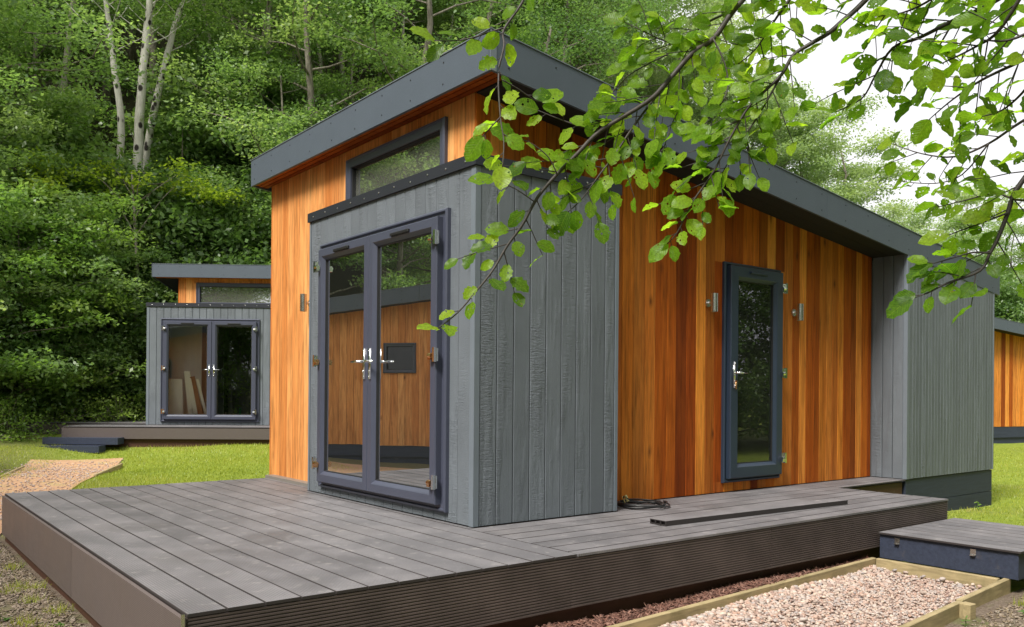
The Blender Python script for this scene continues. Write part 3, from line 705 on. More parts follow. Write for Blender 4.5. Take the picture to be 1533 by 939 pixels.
beam('edging_board','pale timber edging set across the path under the navy step',(3.072,-1.16),(3.072,-2.05),.040,-.56,-.374)
beam('edging_board','short pale timber edging right of the gravel path beside the step',(3.13,-2.085),(2.20,-2.165),.040,-.56,-.372)
beam('edging_board','pale timber edging right of the gravel path at the bottom of the picture',(2.195,-2.170),(-.5,-2.40),.040,-.56,-.378)
beam('timber_peg','stubby square timber peg outside the joint of the path edging','peg',(0,0),.06,0,1) if False else None
o=link('timber_peg',bevbox(-.035,.035,-.035,.035,0,.18,.004),M['timber'],None,(2.16,-2.232,-.555),R(-5)); tag(o,'stubby square timber peg outside the joint of the path edging','peg')
for lab,a,b in (('tan timber edging left of the sandy path to the far cabin',(-1.0,11.1),(-1.62,9.15)),('tan timber edging right of the sandy path to the far cabin',(.52,11.2),(-.30,9.35))):
    o=beam('edging_board',lab,a,b,.04,gz(*b)-.25,gz(*b)+.035)
o=link('wood_offcut',bevbox(-.16,.16,-.02,.02,0,.26,.004),M['timber'],None,(-1.55,12.6,gz(-1.55,12.6)),(R(-25),R(10),R(10))); tag(o,'short tan wood offcut propped in the grass at the far left','offcut')
# ---------------------------------------------------------------- gravel, bark, grass (real geometry)
ICO_V=[];p_=(1+5**.5)/2
for a,b in ((1,p_),(-1,p_),(1,-p_),(-1,-p_)): ICO_V+=[(0,a,b),(a,b,0),(b,0,a)]
bm=bmesh.new(); bmesh.ops.create_icosphere(bm,subdivisions=1,radius=1); ICV=np.array([v.co[:] for v in bm.verts]); ICF=np.array([[v.index for v in f.verts] for f in bm.faces]); bm.free()
def rotm(n):
    q=rng.normal(size=(n,4)); q/=np.linalg.norm(q,axis=1)[:,None]; w,x,y,z=q.T
    return np.stack([1-2*(y*y+z*z),2*(x*y-z*w),2*(x*z+y*w),2*(x*y+z*w),1-2*(x*x+z*z),2*(y*z-x*w),2*(x*z-y*w),2*(y*z+x*w),1-2*(x*x+y*y)],-1).reshape(n,3,3)
def stones(pos,size,zs=.62):
    n=len(pos); v=ICV[None]*(1+rng.uniform(-.28,.28,(n,12,1)))*rng.uniform(.6,1.15,(n,1,3)); v=np.einsum('nij,nkj->nki',rotm(n),v)
    v[...,2]*=zs; v=v*size[:,None,None]+pos[:,None,:]
    f=(ICF[None]+12*np.arange(n)[:,None,None]).reshape(-1,3); return v.reshape(-1,3),f,np.repeat(rng.random(n),len(ICF))
def tintmat(name,stops,rough=.85,bs=.4,use_obj=False,scale=30):
    t=NT(name)
    if use_obj: f=t.rand()
    else: a=t.n('ShaderNodeAttribute'); a.attribute_name='tint'; f=a.outputs['Fac']
    n=t.noise(t.coord('Object'),scale,4,.65); c=t.mix(1,t.ramp(f,stops),t.ramp(n,[(.3,.75),(.7,1.15)]),'MULTIPLY')
    t.base(c,rough,0,.25); t.bump(n,bs,.003); return t.m
GR=[(0,(.40,.25,.19)),(.2,(.52,.39,.33)),(.4,(.30,.20,.165)),(.55,(.55,.46,.41)),(.7,(.33,.29,.28)),(.85,(.60,.48,.39)),(1,(.20,.145,.135))]
M['gravel']=tintmat('pink_grey_gravel',GR,scale=90); M['stone']=tintmat('pink_grey_stone',GR,use_obj=True,scale=60)
n=11000
gx=rng.uniform(-.1,3.04,n); gy=-1.155-.045*(3.07-gx)/3.6*1.0-rng.random(n)*(.86+.02*(3.07-gx)); 
edge=np.minimum(np.abs(gy+1.16+.05*(3.07-gx)),1)
sz=rng.uniform(.0075,.0145,n)*(1+.75*np.exp(-edge/.16))*(1+.35*np.exp(-(gx-.2)/.8))
gzz=gh(gx,gy)+.014+rng.uniform(-.004,.012,n)+.03*np.exp(-edge/.14)
v,f,tt=stones(np.stack([gx,gy,gzz],-1),sz); link('gravel',npmesh('gravel',v,f,tt),M['gravel'],kind='stuff')
sv=[]
for k in range(10):
    vv=ICV*(1+rng.uniform(-.25,.25,(12,1)))*rng.uniform(.65,1.2,(1,3)); vv=vv@rotm(1)[0].T; vv[:,2]*=.7; me=npmesh('stone',vv,ICF); me.materials.append(M['stone']); sv.append(me)
bed=bpy.data.objects['gravel_path']
for k in range(230):
    x=.25+rnd.random()**1.3*2.7; dy=abs(rnd.gauss(0,.16)); y=-1.185-.05*(3.07-x)-dy
    if rnd.random()<.25: y=rnd.uniform(-2.0,-1.25)
    if rnd.random()<.12: x=3.03-abs(rnd.gauss(0,.05)); y=rnd.uniform(-2.0,-1.2)
    s_=rnd.uniform(.018,.030); o=link('stone',sv[k%10],None,bed,(x,y,gz(x,y)+.020+.03*math.exp(-dy/.12)),rnd.uniform(0,6)); o.scale=(s_,s_*rnd.uniform(.7,1),s_*.8)
n=2600; yy=rng.uniform(4.2,11.8,n); xx=-.65+(yy-8.6)*.42-rng.random(n)*1.5; v,f,tt=stones(np.stack([xx,yy,gh(xx,yy)+.018],-1),rng.uniform(.006,.02,n)); link('path_gravel',npmesh('path_gravel',v,f,tt),M['gravel'],kind='stuff')
def chips(n,xf,z,sx=(.012,.04),w=.005,h=.002,tilt=.5):
    c=np.array([(-1,-1,-1),(1,-1,-1),(1,1,-1),(-1,1,-1),(-1,-1,1),(1,-1,1),(1,1,1),(-1,1,1)],float)
    F=np.array([(0,3,2,1),(4,5,6,7),(0,1,5,4),(1,2,6,5),(2,3,7,6),(3,0,4,7)])
    P=xf; L=rng.uniform(*sx,n)/1; v=c[None]*np.stack([L,rng.uniform(.5,1.5,n)*w,np.full(n,h)],-1)[:,None]
    a=rng.uniform(0,6.28,n); e=rng.normal(0,tilt,n); ca,sa,ce,se=np.cos(a),np.sin(a),np.cos(e),np.sin(e)
    x=v[...,0]*ce[:,None]-v[...,2]*se[:,None]; zz=v[...,0]*se[:,None]+v[...,2]*ce[:,None]; y=v[...,1]
    X=x*ca[:,None]-y*sa[:,None]; Y=x*sa[:,None]+y*ca[:,None]
    v=np.stack([X+P[:,0,None],Y+P[:,1,None],zz+P[:,2,None]],-1).reshape(-1,3)
    return v,(F[None]+8*np.arange(n)[:,None,None]).reshape(-1,4),np.repeat(rng.random(n),6)
M['bark']=tintmat('bark_chips',[(0,(.10,.045,.032)),(.3,(.20,.10,.075)),(.55,(.065,.03,.024)),(.75,(.30,.17,.13)),(1,(.16,.07,.05))],scale=60)
n=6000; x=rng.uniform(-1.6,3.05,n); y=-1.06-rng.random(n)*(.06+.045*(3.07-x)); P_=np.stack([x,y,gh(x,y)+.083+rng.uniform(0,.02,n)],-1)
v,f,tt=chips(n,P_,0,(.012,.036),.0055,.0022,.35); link('bark_chips',npmesh('bark_chips',v,f,tt),M['bark'],kind='stuff')
M['twiglitter']=tintmat('dry_litter',[(0,(.17,.12,.08)),(.4,(.30,.24,.16)),(.7,(.10,.075,.05)),(1,(.36,.31,.25))],scale=50)
n=3500; y=rng.uniform(-1.5,4.0,n); x=-2.24-np.abs(rng.normal(0,.22,n)); P_=np.stack([x,y,gh(x,y)+.026],-1)
v,f,tt=chips(n,P_,0,(.006,.024),.003,.002,.3)
n=2500; x=rng.uniform(.5,4.6,n); y=-2.22-.07*(3.1-np.minimum(x,3.1))-rng.random(n)*.6; P_=np.stack([x,y,gh(x,y)+.012],-1)
v2,f2,t2=chips(n,P_,0,(.005,.018),.004,.003,.4)
link('soil_litter',npmesh('soil_litter',np.concatenate([v,v2]),np.concatenate([f,f2+len(v)]),np.r_[tt,t2]),M['twiglitter'],kind='stuff')
n=2600; y=rng.uniform(-1.5,4.0,n); x=-2.26-np.abs(rng.normal(0,.25,n)); s1=np.stack([x,y,gh(x,y)+.027],-1)
x=rng.uniform(.5,4.6,n); y=-2.24-.07*(3.1-np.minimum(x,3.1))-rng.random(n)*.5; s2=np.stack([x,y,gh(x,y)+.010],-1)
v,f,tt=stones(np.concatenate([s1,s2]),rng.uniform(.004,.016,2*n)); M['soilstone']=tintmat('soil_stones',[(0,(.16,.12,.09)),(.5,(.30,.24,.19)),(1,(.11,.085,.065))],scale=60); link('soil_stones',npmesh('soil_stones',v,f,tt),M['soilstone'],kind='stuff')
def leafshader(name,stops,trans=.45,gloss=.04,attr=True,rnd_mix=.5,hole=False,vein=False,tcol=1.6,attr_rand=True):
    t=NT(name); t.t.nodes.remove(t.b)
    a=t.n('ShaderNodeAttribute'); a.attribute_name='tint'; rr=t.rand()
    f=t.math('ADD',t.math('MULTIPLY',a.outputs['Fac'],1-rnd_mix),t.math('MULTIPLY',rr,rnd_mix)) if attr else rr
    c=t.ramp(f,stops)
    nrm=None
    if vein:
        la=t.n('ShaderNodeAttribute'); la.attribute_name='lc'; v=la.outputs['Vector']; la2=t.n('ShaderNodeAttribute'); la2.attribute_name='lo'; v41=t.n('ShaderNodeVectorMath',operation='ADD'); t.l(v,v41.inputs[0]); t.l(la2.outputs['Vector'],v41.inputs[1]); voff=v41.outputs[0]
        if attr_rand: 
            oi_=t.rand(); v42=t.n('ShaderNodeVectorMath',operation='ADD'); t.l(voff,v42.inputs[0]); t.l(t.math('MULTIPLY',oi_,41),v42.inputs[1]); voff=v42.outputs[0]
        sx_=t.n('ShaderNodeSeparateXYZ'); t.l(v,sx_.inputs[0]); ax=t.math('ABSOLUTE',sx_.outputs[0])
        k=t.math('SUBTRACT',sx_.outputs[1],t.math('MULTIPLY',ax,.75)); s_=t.math('SINE',t.math('MULTIPLY',k,62)); s2=t.ramp(s_,[(.80,0),(1,1)])
        mid=t.ramp(ax,[(.008,1),(.02,0)]); vn=t.math('MAXIMUM',s2,mid)
        c=t.mix(t.math('MULTIPLY',vn,.38),c,(.30,.40,.07))
        blot=t.noise(voff,4,4,.6); c=t.mix(t.ramp(blot,[(.69,0),(.74,.75)]),c,(.30,.12,.02))
        c=t.mix(1,c,t.ramp(t.noise(v,9,3,.6),[(.3,.68),(.7,1.25)]),'MULTIPLY')
        bp=t.n('ShaderNodeBump'); bp.inputs['Strength'].default_value=.5; bp.inputs['Distance'].default_value=.02; t.l(t.math('SUBTRACT',1,vn),bp.inputs['Height']); nrm=bp.outputs[0]
    di=t.n('ShaderNodeBsdfDiffuse'); tr=t.n('ShaderNodeBsdfTranslucent'); gl=t.n('ShaderNodeBsdfGlossy'); gl.inputs['Roughness'].default_value=.38
    t.l(c,di.inputs[0]); c2=t.mix(1,c,(tcol,tcol*1.05,tcol*.55),'MULTIPLY'); t.l(c2,tr.inputs[0])
    m1=t.n('ShaderNodeMixShader'); m1.inputs[0].default_value=trans; t.l(di.outputs[0],m1.inputs[1]); t.l(tr.outputs[0],m1.inputs[2])
    m2=t.n('ShaderNodeMixShader'); m2.inputs[0].default_value=gloss; t.l(m1.outputs[0],m2.inputs[1]); t.l(gl.outputs[0],m2.inputs[2]); last=m2
    if nrm: t.l(nrm,di.inputs['Normal']); t.l(nrm,gl.inputs['Normal'])
    if hole:
        vo=t.n('ShaderNodeTexVoronoi'); vo.inputs['Scale'].default_value=5.5; t.l(voff,vo.inputs['Vector'])
        big=t.noise(voff,2.2,2,.5)
        th=t.math('MULTIPLY',t.ramp(big,[(.46,0),(.60,.26)]),1)
        h=t.math('LESS_THAN',vo.outputs[0],th); tp=t.n('ShaderNodeBsdfTransparent'); m3=t.n('ShaderNodeMixShader'); t.l(h,m3.inputs[0]); t.l(m2.outputs[0],m3.inputs[1]); t.l(tp.outputs[0],m3.inputs[2]); last=m3
    t.l(last.outputs[0],t.out.inputs[0]); return t.m
M['grass']=leafshader('grass_blades',[(0,(.14,.20,.025)),(.4,(.29,.34,.045)),(.7,(.38,.42,.065)),(.9,(.47,.44,.12)),(1,(.52,.42,.19))],.4,.03,True,0)
def blades(n,x,y,h0,h1,w=.004):
    z=gh(x,y); pa=np.clip(.5+.28*np.sin(1.9*x+1.3)*np.cos(2.3*y)+.25*np.sin(.7*x+.9*y+2)+.15*np.sin(5*x+3*y),0,1); h=rng.uniform(h0,h1,n)*(.55+.8*pa); a=rng.uniform(0,6.28,n); lx=rng.normal(0,.4,n)*h; ly=rng.normal(0,.4,n)*h
    dx=np.cos(a)*w;dy=np.sin(a)*w
    v=np.stack([np.stack([x-dx,y-dy,z-.004],-1),np.stack([x+dx,y+dy,z-.004],-1),np.stack([x+lx,y+ly,z+h],-1)],1).reshape(-1,3)
    return v,np.arange(3*n).reshape(-1,3),np.clip(.62*rng.random(n)+.38*pa,0,1)
def inpath(x,y): return (y>5.4)&(y<11.9)&(x<-.55+(y-8.6)*.42-.05)&(x>-1.5+(y-9.2)*.42)
A=[]
n=90000; x=rng.uniform(-3.5,4.8,n); y=rng.uniform(4.0,13.2,n); k=~inpath(x,y)&~((x<-1.2)&(y<8)&(rng.random(n)<.8)); x,y=x[k],y[k]; A.append(blades(len(x),x,y,.02,.055,.005))
n=70000; x=4.6+rng.random(n)**1.3*16; y=rng.uniform(-3.5,3.8,n); k=~((x<7.9)&(y>-.15)); x,y=x[k],y[k]; A.append(blades(len(x),x,y,.012,.045,.005))
n=9000; x=-2.55-np.abs(rng.normal(0,.4,n)); y=rng.uniform(-1.2,4,n); A.append(blades(n,x,y,.01,.035,.003))
for q in range(26):   # loose tufts in the soil
    cx,cy=(-2.3-abs(rnd.gauss(0,.2)),rnd.uniform(-1,3.6)) if q<16 else (rnd.uniform(1.4,4.6),rnd.uniform(-2.9,-2.3)); n=90
    x=rng.normal(cx,.035,n); y=rng.normal(cy,.035,n); A.append(blades(n,x,y,.03,.085,.003))
n=9000; x=rng.uniform(3.6,7.7,n); y=rng.uniform(-3.2,-2.25,n); A.append(blades(n,x,y,.03,.08,.004))
o=0;V=[];F=[];T=[]
for v,f,tt in A: V.append(v);F.append(f+o);T.append(tt);o+=len(v)
link('grass',npmesh('grass',np.concatenate(V),np.concatenate(F),np.concatenate(T)),M['grass'],kind='stuff')
# ---------------------------------------------------------------- trees and shrubs
def kite(pos,size,nrm,dirv,asp=.55):
    n=len(pos); nrm=nrm/np.linalg.norm(nrm,axis=1)[:,None]; d=dirv-nrm*(dirv*nrm).sum(1)[:,None]; d/=np.maximum(np.linalg.norm(d,axis=1),1e-6)[:,None]
    s=np.cross(nrm,d); L=size[:,None]
    v=np.stack([pos,pos+d*L*.45+s*L*asp*.5-nrm*L*.05,pos+d*L,pos+d*L*.45-s*L*asp*.5-nrm*L*.05],1)
    return v.reshape(-1,3),np.arange(4*n).reshape(-1,4)
def foliage(cl,per,size,flat=.42,up=.95):
    "cl: (x,y,z,r) clumps"
    V=[];F=[];T=[];o=0
    for (x,y,z,r) in cl:
        n=max(6,int(per*(r/.6)**1.6)); p=rng.normal(0,.5,(n,3)); p*=np.minimum(1,1.15/np.maximum(np.linalg.norm(p,axis=1),.01))[:,None]*r; p[:,2]*=flat
        p[:,2]-=.10*(p[:,0]**2+p[:,1]**2)/max(r,.1)
        nr=rng.normal(0,.55,(n,3)); nr[:,2]+=up; dv=p*.6+rng.normal(0,.5,(n,3)); dv[:,2]-=.35
        v,f=kite(p+np.array([x,y,z]),rng.uniform(.7,1.3,n)*size,nr,dv,.6); V.append(v);F.append(f+o);o+=len(v)
        T.append(np.clip(rng.random()*.65+rng.random(n)*.35,0,1))
    return np.concatenate(V),np.concatenate(F),np.concatenate(T)
def skeleton(h,r0,nl,low,spread,lean=.3,seed=0,n_seg=8):
    q=random.Random(seed); m=MB(); path=[];a=q.uniform(0,6.28)
    for i in range(n_seg+1):
        t=i/n_seg; path.append(Vector((math.cos(a)*lean*t*t*h*.25+q.uniform(-.05,.05)*t*h*.3,math.sin(a)*lean*t*t*h*.25+q.uniform(-.05,.05)*t*h*.3,t*h*.95)))
    m.tube([p for p in path],[r0*(1-.82*(i/n_seg)) for i in range(n_seg+1)],8)
    cl=[]
    for k in range(nl):
        t=low+(1-low)*(k+q.random()*.8)/nl; f=t*n_seg; i=min(int(f),n_seg-1); p=path[i].lerp(path[i+1],f-i)
        az=k*2.4+q.uniform(-.5,.5); L=spread*(1.15-.75*abs(t-.5)*1.3)*q.uniform(.7,1.2); ri=r0*(1-.82*t)*.42
        pts=[p]; 
        for s in range(1,5):
            u=s/4; pts.append(p+Vector((math.cos(az+u*.3)*L*u,math.sin(az+u*.3)*L*u,L*(.42*u-.10*u*u)+q.uniform(-.05,.05)*L)))
        m.tube(pts,[ri*(1-.8*s/4) for s in range(5)],5,False)
        for s,rr_ in ((2,.55),(3,.8),(4,.9)):
            c=pts[s]; cl.append((c.x+q.uniform(-.3,.3),c.y+q.uniform(-.3,.3),c.z+q.uniform(-.1,.35),rr_*q.uniform(.6,1.15)*spread/2.8))
            if q.random()<.7:
                az2=az+q.choice((-1,1))*q.uniform(.6,1.1); e=c+Vector((math.cos(az2),math.sin(az2),.25))*L*.35; m.tube([c,c.lerp(e,.5)+Vector((0,0,.05)),e],[ri*.4,ri*.25,ri*.1],4,False); cl.append((e.x,e.y,e.z,rr_*.75*spread/2.6))
    cl.append((path[-1].x,path[-1].y,path[-1].z,.8))
    return m,cl
def barkmat(name,a,b,birch=False):
    t=NT(name); v=t.coord('Object',(1,1,.25),13); n=t.noise(v,14,5,.7); P=t.coord('Object',(1,1,1))
    c=t.mix(t.ramp(n,[(.35,0),(.65,1)]),a,b)
    if birch:
        vo=t.n('ShaderNodeTexVoronoi'); vo.inputs['Scale'].default_value=1; t.l(t.coord('Object',(4.5,4.5,3.2),7),vo.inputs['Vector'])
        c=t.mix(t.ramp(vo.outputs[0],[(.22,1),(.33,0)]),c,(.03,.025,.022)); h=t.noise(t.coord('Object',(1.5,1.5,16),3),2,4,.7); c=t.mix(t.ramp(h,[(.6,0),(.72,.6)]),c,(.16,.14,.12))
    t.base(c,.85,0,.2); t.bump(n,.5,.02); return t.m
M['bark_tree']=barkmat('woodland_bark',(.11,.095,.075),(.30,.27,.22)); M['birch']=barkmat('pale_birch_bark',(.42,.40,.35),(.60,.58,.52),True)
M['leafA']=leafshader('woodland_leaves',[(0,(.055,.115,.042)),(.3,(.12,.21,.075)),(.6,(.20,.305,.110)),(.85,(.30,.40,.165)),(1,(.42,.50,.25))],.5,.03,tcol=1.5)
M['leafB']=leafshader('bright_leaves',[(0,(.07,.15,.038)),(.5,(.16,.27,.065)),(1,(.31,.41,.11))],.5,.03)
M['leafC']=leafshader('dark_shrub_leaves',[(0,(.055,.115,.034)),(.5,(.13,.22,.065)),(1,(.32,.42,.15))],.42,.04)
M['leafHaze']=leafshader('hazed_far_leaves',[(0,(.19,.28,.13)),(.5,(.28,.37,.19)),(1,(.40,.47,.27))],.45,.03)  # distance haze put into the leaf colour
protos={}
def proto(key,h,r0,nl,low,spread,per,size,leaf,bark='bark_tree',seed=0,lean=.3):
    m,cl=skeleton(h,r0,nl,low,spread,lean,seed); tm=mesh('trunk',m.v,m.f,True); tm.materials.append(M[bark])
    v,f,t=foliage(cl,per,size); cm=npmesh('crown',v,f,t); cm.materials.append(M[leaf]); protos[key]=(tm,cm)
for i in range(4): proto('T%d'%i,11.5+i*.8,.15+.02*i,22,.30,2.4+.2*i,150,.115,'leafA',seed=10+i)
M['pale_trunk']=barkmat('pale_woodland_bark',(.22,.20,.16),(.44,.41,.34))
proto('L0',13.5,.13,16,.52,1.9,130,.11,'leafA','pale_trunk',51,.5); proto('L1',12.5,.11,15,.48,1.8,130,.11,'leafB','pale_trunk',52,.9)
proto('U0',9,.11,18,.10,2.1,170,.11,'leafB',seed=21); proto('U1',10,.12,20,.12,2.3,170,.11,'leafA',seed=22)
proto('P0',10,.16,20,.14,2.7,190,.125,'leafHaze',seed=31); proto('P1',8,.14,18,.12,2.5,190,.12,'leafHaze',seed=32)
M['leafD']=leafshader('low_bush_leaves',[(0,(.10,.19,.04)),(.5,(.24,.36,.08)),(1,(.42,.50,.15))],.5,.02)
def shrubproto(key,h,spread,ncl,per,size,leaf,seed):
    q=random.Random(seed); m=MB(); cl=[]
    for k in range(ncl):
        az=q.uniform(0,6.28); u=q.random()**.6; z=h*(.12+.88*q.random()); rr_=spread*u*math.sqrt(max(.05,1-(z/h)**2*.8)); x,y=rr_*math.cos(az),rr_*math.sin(az)
        if k<16: m.tube([(0+.05*math.cos(az),.05*math.sin(az),-.1),(x*.4,y*.4,z*.6),(x,y,z)],[.03*h/3,.018*h/3,.006],5,False)
        cl.append((x,y,z,q.uniform(.22,.52)*spread/1.7))
    tm=mesh('stem',m.v,m.f,True); tm.materials.append(M['bark_tree']); v,f,t=foliage(cl,per,size,.6,.7); cm=npmesh('foliage',v,f,t); cm.materials.append(M[leaf]); protos[key]=(tm,cm)
shrubproto('S0',3.4,1.9,75,190,.10,'leafC',41); shrubproto('S1',2.6,1.7,50,170,.09,'leafC',42); shrubproto('S2',1.1,1.0,34,130,.075,'leafD',43); shrubproto('S3',4.6,2.2,105,200,.115,'leafC',44)
proto('V0',5.2,.07,20,.12,1.7,200,.105,'leafB',seed=61); proto('V1',4.6,.06,18,.10,1.6,200,.10,'leafA',seed=62)
shrubproto('B0',.55,.8,30,80,.06,'leafD',45)
def plant(key,name,x,y,label,cat,group=None,sc=1,z=None,tn='trunk',cn='crown',mir=False):
    tm,cm=protos[key]; t=thing(name,label,cat,(x,y,(gz(x,y) if z is None else z)-.08),rnd.uniform(0,6.28),group); s_=sc*rnd.uniform(.92,1.08); t.scale=(s_,s_,s_*rnd.uniform(.92,1.08))
    link(tn,tm,None,t); link(cn,cm,None,t); return t
def polar(px,dist):
    "ground position seen in the direction of photo column px, at a horizontal distance"
    d=fwd+rgt*((px-767.3)/1263.45); d=Vector((d.x,d.y,0)).normalized(); return CAM.x+d.x*dist,CAM.y+d.y*dist
WL='green woodland tree in the dense wood on the slope behind the cabins'
placed=[]
def free(x,y,r):
    for a,b in placed:
        if (a-x)**2+(b-y)**2<r*r: return False
    placed.append((x,y)); return True
cnt=0
for tries in range(9000):
    px=rnd.uniform(-2100,880); az=math.atan((px-767.3)/1263.45); 
    dist=22.5+rnd.random()**1.25*34
    if px<-1100: dist+=2
    x,y=polar(px,dist); dx=x-CAM.x;dy=y-CAM.y; s_=dx*NX+dy*NY
    if s_<21.6 : continue
    if (x-C2L[0]-1)**2+(y-C2L[1]-4)**2<16 or (s_<33 and 60<px<350): continue
    if not free(x,y,2.35+.05*max(0,s_-24)): continue
    k=rnd.choice(['T0','T1','T2','T3','U1','U0','T1','T3'])
    if s_>40: k=rnd.choice(['T0','P0','T3','T2'])
    plant(k,'woodland_tree',x,y,WL,'tree','trees of the dense wood on the slope',sc=.95 if s_<30 else 1.0); cnt+=1
    if cnt>=165: break
print('trees',cnt)
# right background: lower, paler with painted haze, sky above
WR='pale green tree in the distance beyond the roof on the right'
for px,dist,k,sc in [(905,38,'P0',1.35),(960,42,'P1',1.3),(1010,42,'P0',1.15),(1060,45,'P1',1.2),(1105,42,'P0',1.05),(1150,43,'P0',1.15),(1205,45,'P0',1.2),(1245,43,'P0',1.05),(1285,50,'P1',.95),(1180,55,'P0',1.2),(1230,54,'P0',1.15),(1120,56,'P0',1.1),(1040,55,'P0',1.2),
    (1330,52,'P1',1.08),(1365,55,'P0',.92),(1400,50,'P1',1.05),(1430,52,'P0',.88),(1300,58,'P0',.95),(1465,44,'T1',.62),(1500,46,'T2',.66),(1540,42,'T0',.62),(1585,44,'T3',.66),(1640,42,'T1',.7),(1350,48,'U1',.75),(1440,46,'U1',.75)]:
    x,y=polar(px,dist); plant(k,'distant_tree',x,y,WR,'tree','distant trees beyond the roof on the right',sc)
for px,dist,k,sc in [(1480,33,'S3',1.0),(1510,34,'S3',1.1),(1545,33,'S0',1.2),(1590,34,'S3',1.1),(1450,35,'S3',1.0),(1650,33,'S3',1.2)]:
    x,y=polar(px,dist); plant(k,'shrub',x,y,'dark shrub behind the cedar cabin at the right edge','shrub','shrubs behind the right cabin',sc,tn='stem',cn='foliage')
# birches with pale trunks
def birch(label,pts,dist,r0):
    P=[]
    for px,py in pts:
        x,y=polar(px,dist); hd=fwd.dot(Vector((x-CAM.x,y-CAM.y,0))); P.append(Vector((x,y,CAM.z-(py-583.6)/1263.45*hd)))
    base=P[0].copy(); base.z=gz(base.x,base.y)-.1; t=thing('birch_tree',label,'tree',base); P.insert(0,base)
    # extend above the frame
    d=(P[-1]-P[-2]).normalized(); P+=[P[-1]+d*1.5,P[-1]+d*3.4]
    sm=[]
    for i in range(len(P)-1):
        for k in range(4): sm.append(P[i].lerp(P[i+1],k/4)-base+Vector((rnd.uniform(-.015,.015),rnd.uniform(-.015,.015),0)))
    sm.append(P[-1]-base); n=len(sm)
    m=MB(); m.tube(sm,[r0*(1-.62*i/(n-1)) for i in range(n)],10); cl=[]
    for k in range(14):
        i=int(n*(.5+.5*k/14)); i=min(i,n-1); az=k*2.4; L=rnd.uniform(1.0,2.0); p=sm[i]; e=p+Vector((math.cos(az)*L,math.sin(az)*L,L*.9)); m.tube([p,p.lerp(e,.5)+Vector((0,0,-.1)),e],[r0*.16,r0*.10,.006],5,False)
        cl+= [(e.x,e.y,e.z,.7),(p.lerp(e,.6).x,p.lerp(e,.6).y,p.lerp(e,.6).z+.2,.5)]
    cl=[c for c in cl if c[2]>(P[-3].z-base.z)-1.0]
    link('trunk',mesh('trunk',m.v,m.f,True),M['birch'],t)
    if cl: v,f,tt=foliage(cl,110,.09); link('crown',npmesh('crown',v,f,tt),M['leafA'],t)
birch('leftmost and thinnest of the three pale birch trunks in the wood',[(176,292),(178,180),(168,110),(160,50),(153,0)],24.2,.105)
birch('middle birch, straight pale trunk with black scars',[(203,292),(204,180),(211,100),(216,40),(219,0)],24.0,.140)
birch('rightmost birch, pale trunk leaning to the right',[(207,292),(222,190),(240,110),(254,50),(268,0)],24.4,.115)
SL='slender pale trunked tree with bare lower stem on the wooded slope'
for q_,(px,d_) in enumerate([(75,27),(345,27),(372,30),(352,31),(402,27),(430,30),(455,33),(488,28),(520,31),(556,34),(590,30),(628,36),(660,33),(700,38),(50,31),(285,36),(740,41)]):
    x,y=polar(px,d_); plant('L%d'%(q_%2),'woodland_tree',x,y,SL,'tree','slender pale trunked trees on the slope',rnd.uniform(.85,1.15))
for px,d_,lab in ((20,23,'slim grey trunked tree at the far left edge of the wood'),(388,23.5,'slim grey trunk rising just left of the roof')):
    x,y=polar(px,d_); plant('U1','woodland_tree',x,y,lab,'tree',None,.9)
# understorey: one bright maple-like bush before the birches, big dark shrubs at the left, undergrowth
x,y=polar(198,21.9); 
v,f,tt=foliage([(rnd.uniform(-2.0,2.2),rnd.uniform(-.6,.6),rnd.uniform(-.12,.12)+6.2-.10*abs(k-7)+.0,.5) for k in range(15)],190,.105,.35,1.0)
M['leafY']=leafshader('yellow_green_leaves',[(0,(.20,.30,.035)),(.5,(.36,.44,.05)),(1,(.55,.55,.08))],.5,.02)
t=thing('maple_sapling','yellow green sapling spreading low in front of the birch trunks','tree',(x,y,gz(x,y)-.05),R(-10)); link('crown',npmesh('crown',v,f,tt),M['leafY'],t)
m=MB(); m.tube([(0,0,-.1),(.1,0,3.5),(-.05,.05,6.0)],[.06,.045,.02],6)
for k in range(9): m.tube([(0,0,4.4+k*.16),(math.cos(k*2.4)*.6,math.sin(k*2.4)*.3,5.4+.05*k),(math.cos(k*2.4)*1.1,math.sin(k*2.4)*.4,6.0)],[.02,.012,.005],5,False)
link('trunk',mesh('trunk',m.v,m.f,True),M['bark_tree'],t)
BL_='big dark leafy shrub at the foot of the wood left of the far cabin'
for px,dist,k,sc in [(20,22.0,'S3',1.0),(95,22.8,'S3',.95),(150,23.0,'S0',.85),(-60,21.6,'S3',1.0),(60,23.4,'S3',1.25),(190,23.0,'S3',.95),(130,23.2,'S3',.9),(-20,23.4,'S3',1.3),(240,22.0,'S0',1.1),(-130,21.5,'S3',1.1),(-200,19.5,'S3',1.1)]:
    x,y=polar(px,dist); plant(k,'shrub',x,y,BL_,'shrub','big shrubs at the foot of the wood',sc,tn='stem',cn='foliage')
for px,dist,k,sc in [(300,23.5,'S3',1.15),(350,24.0,'S0',1.4),(395,23.5,'S3',1.2),(270,25,'S3',1.4),(330,26,'S3',1.4),(380,26,'S3',1.5),(430,24,'S3',1.3),(470,25,'S3',1.3),(230,24.2,'S3',.85),(170,24.2,'S3',.8),(110,25,'S3',1.0),(50,24.6,'S3',1.4)]:
    x,y=polar(px,dist); plant(k,'shrub',x,y,'dark understorey shrub on the slope behind the far cabin','shrub','understorey shrubs on the slope',sc,tn='stem',cn='foliage')
VL='young light green tree spreading before the dark shrubs left of the far cabin'
for px,dist,k in [(-30,20.3,'V0'),(35,20.8,'V1'),(95,21.6,'V0'),(150,22.2,'V1'),(-100,20.6,'V1'),(205,23.6,'V1'),(320,24.6,'V1'),(390,24.2,'V0')]:
    x,y=polar(px,dist); plant(k,'young_tree',x,y,VL,'tree','young light green trees before the dark shrubs',.95)
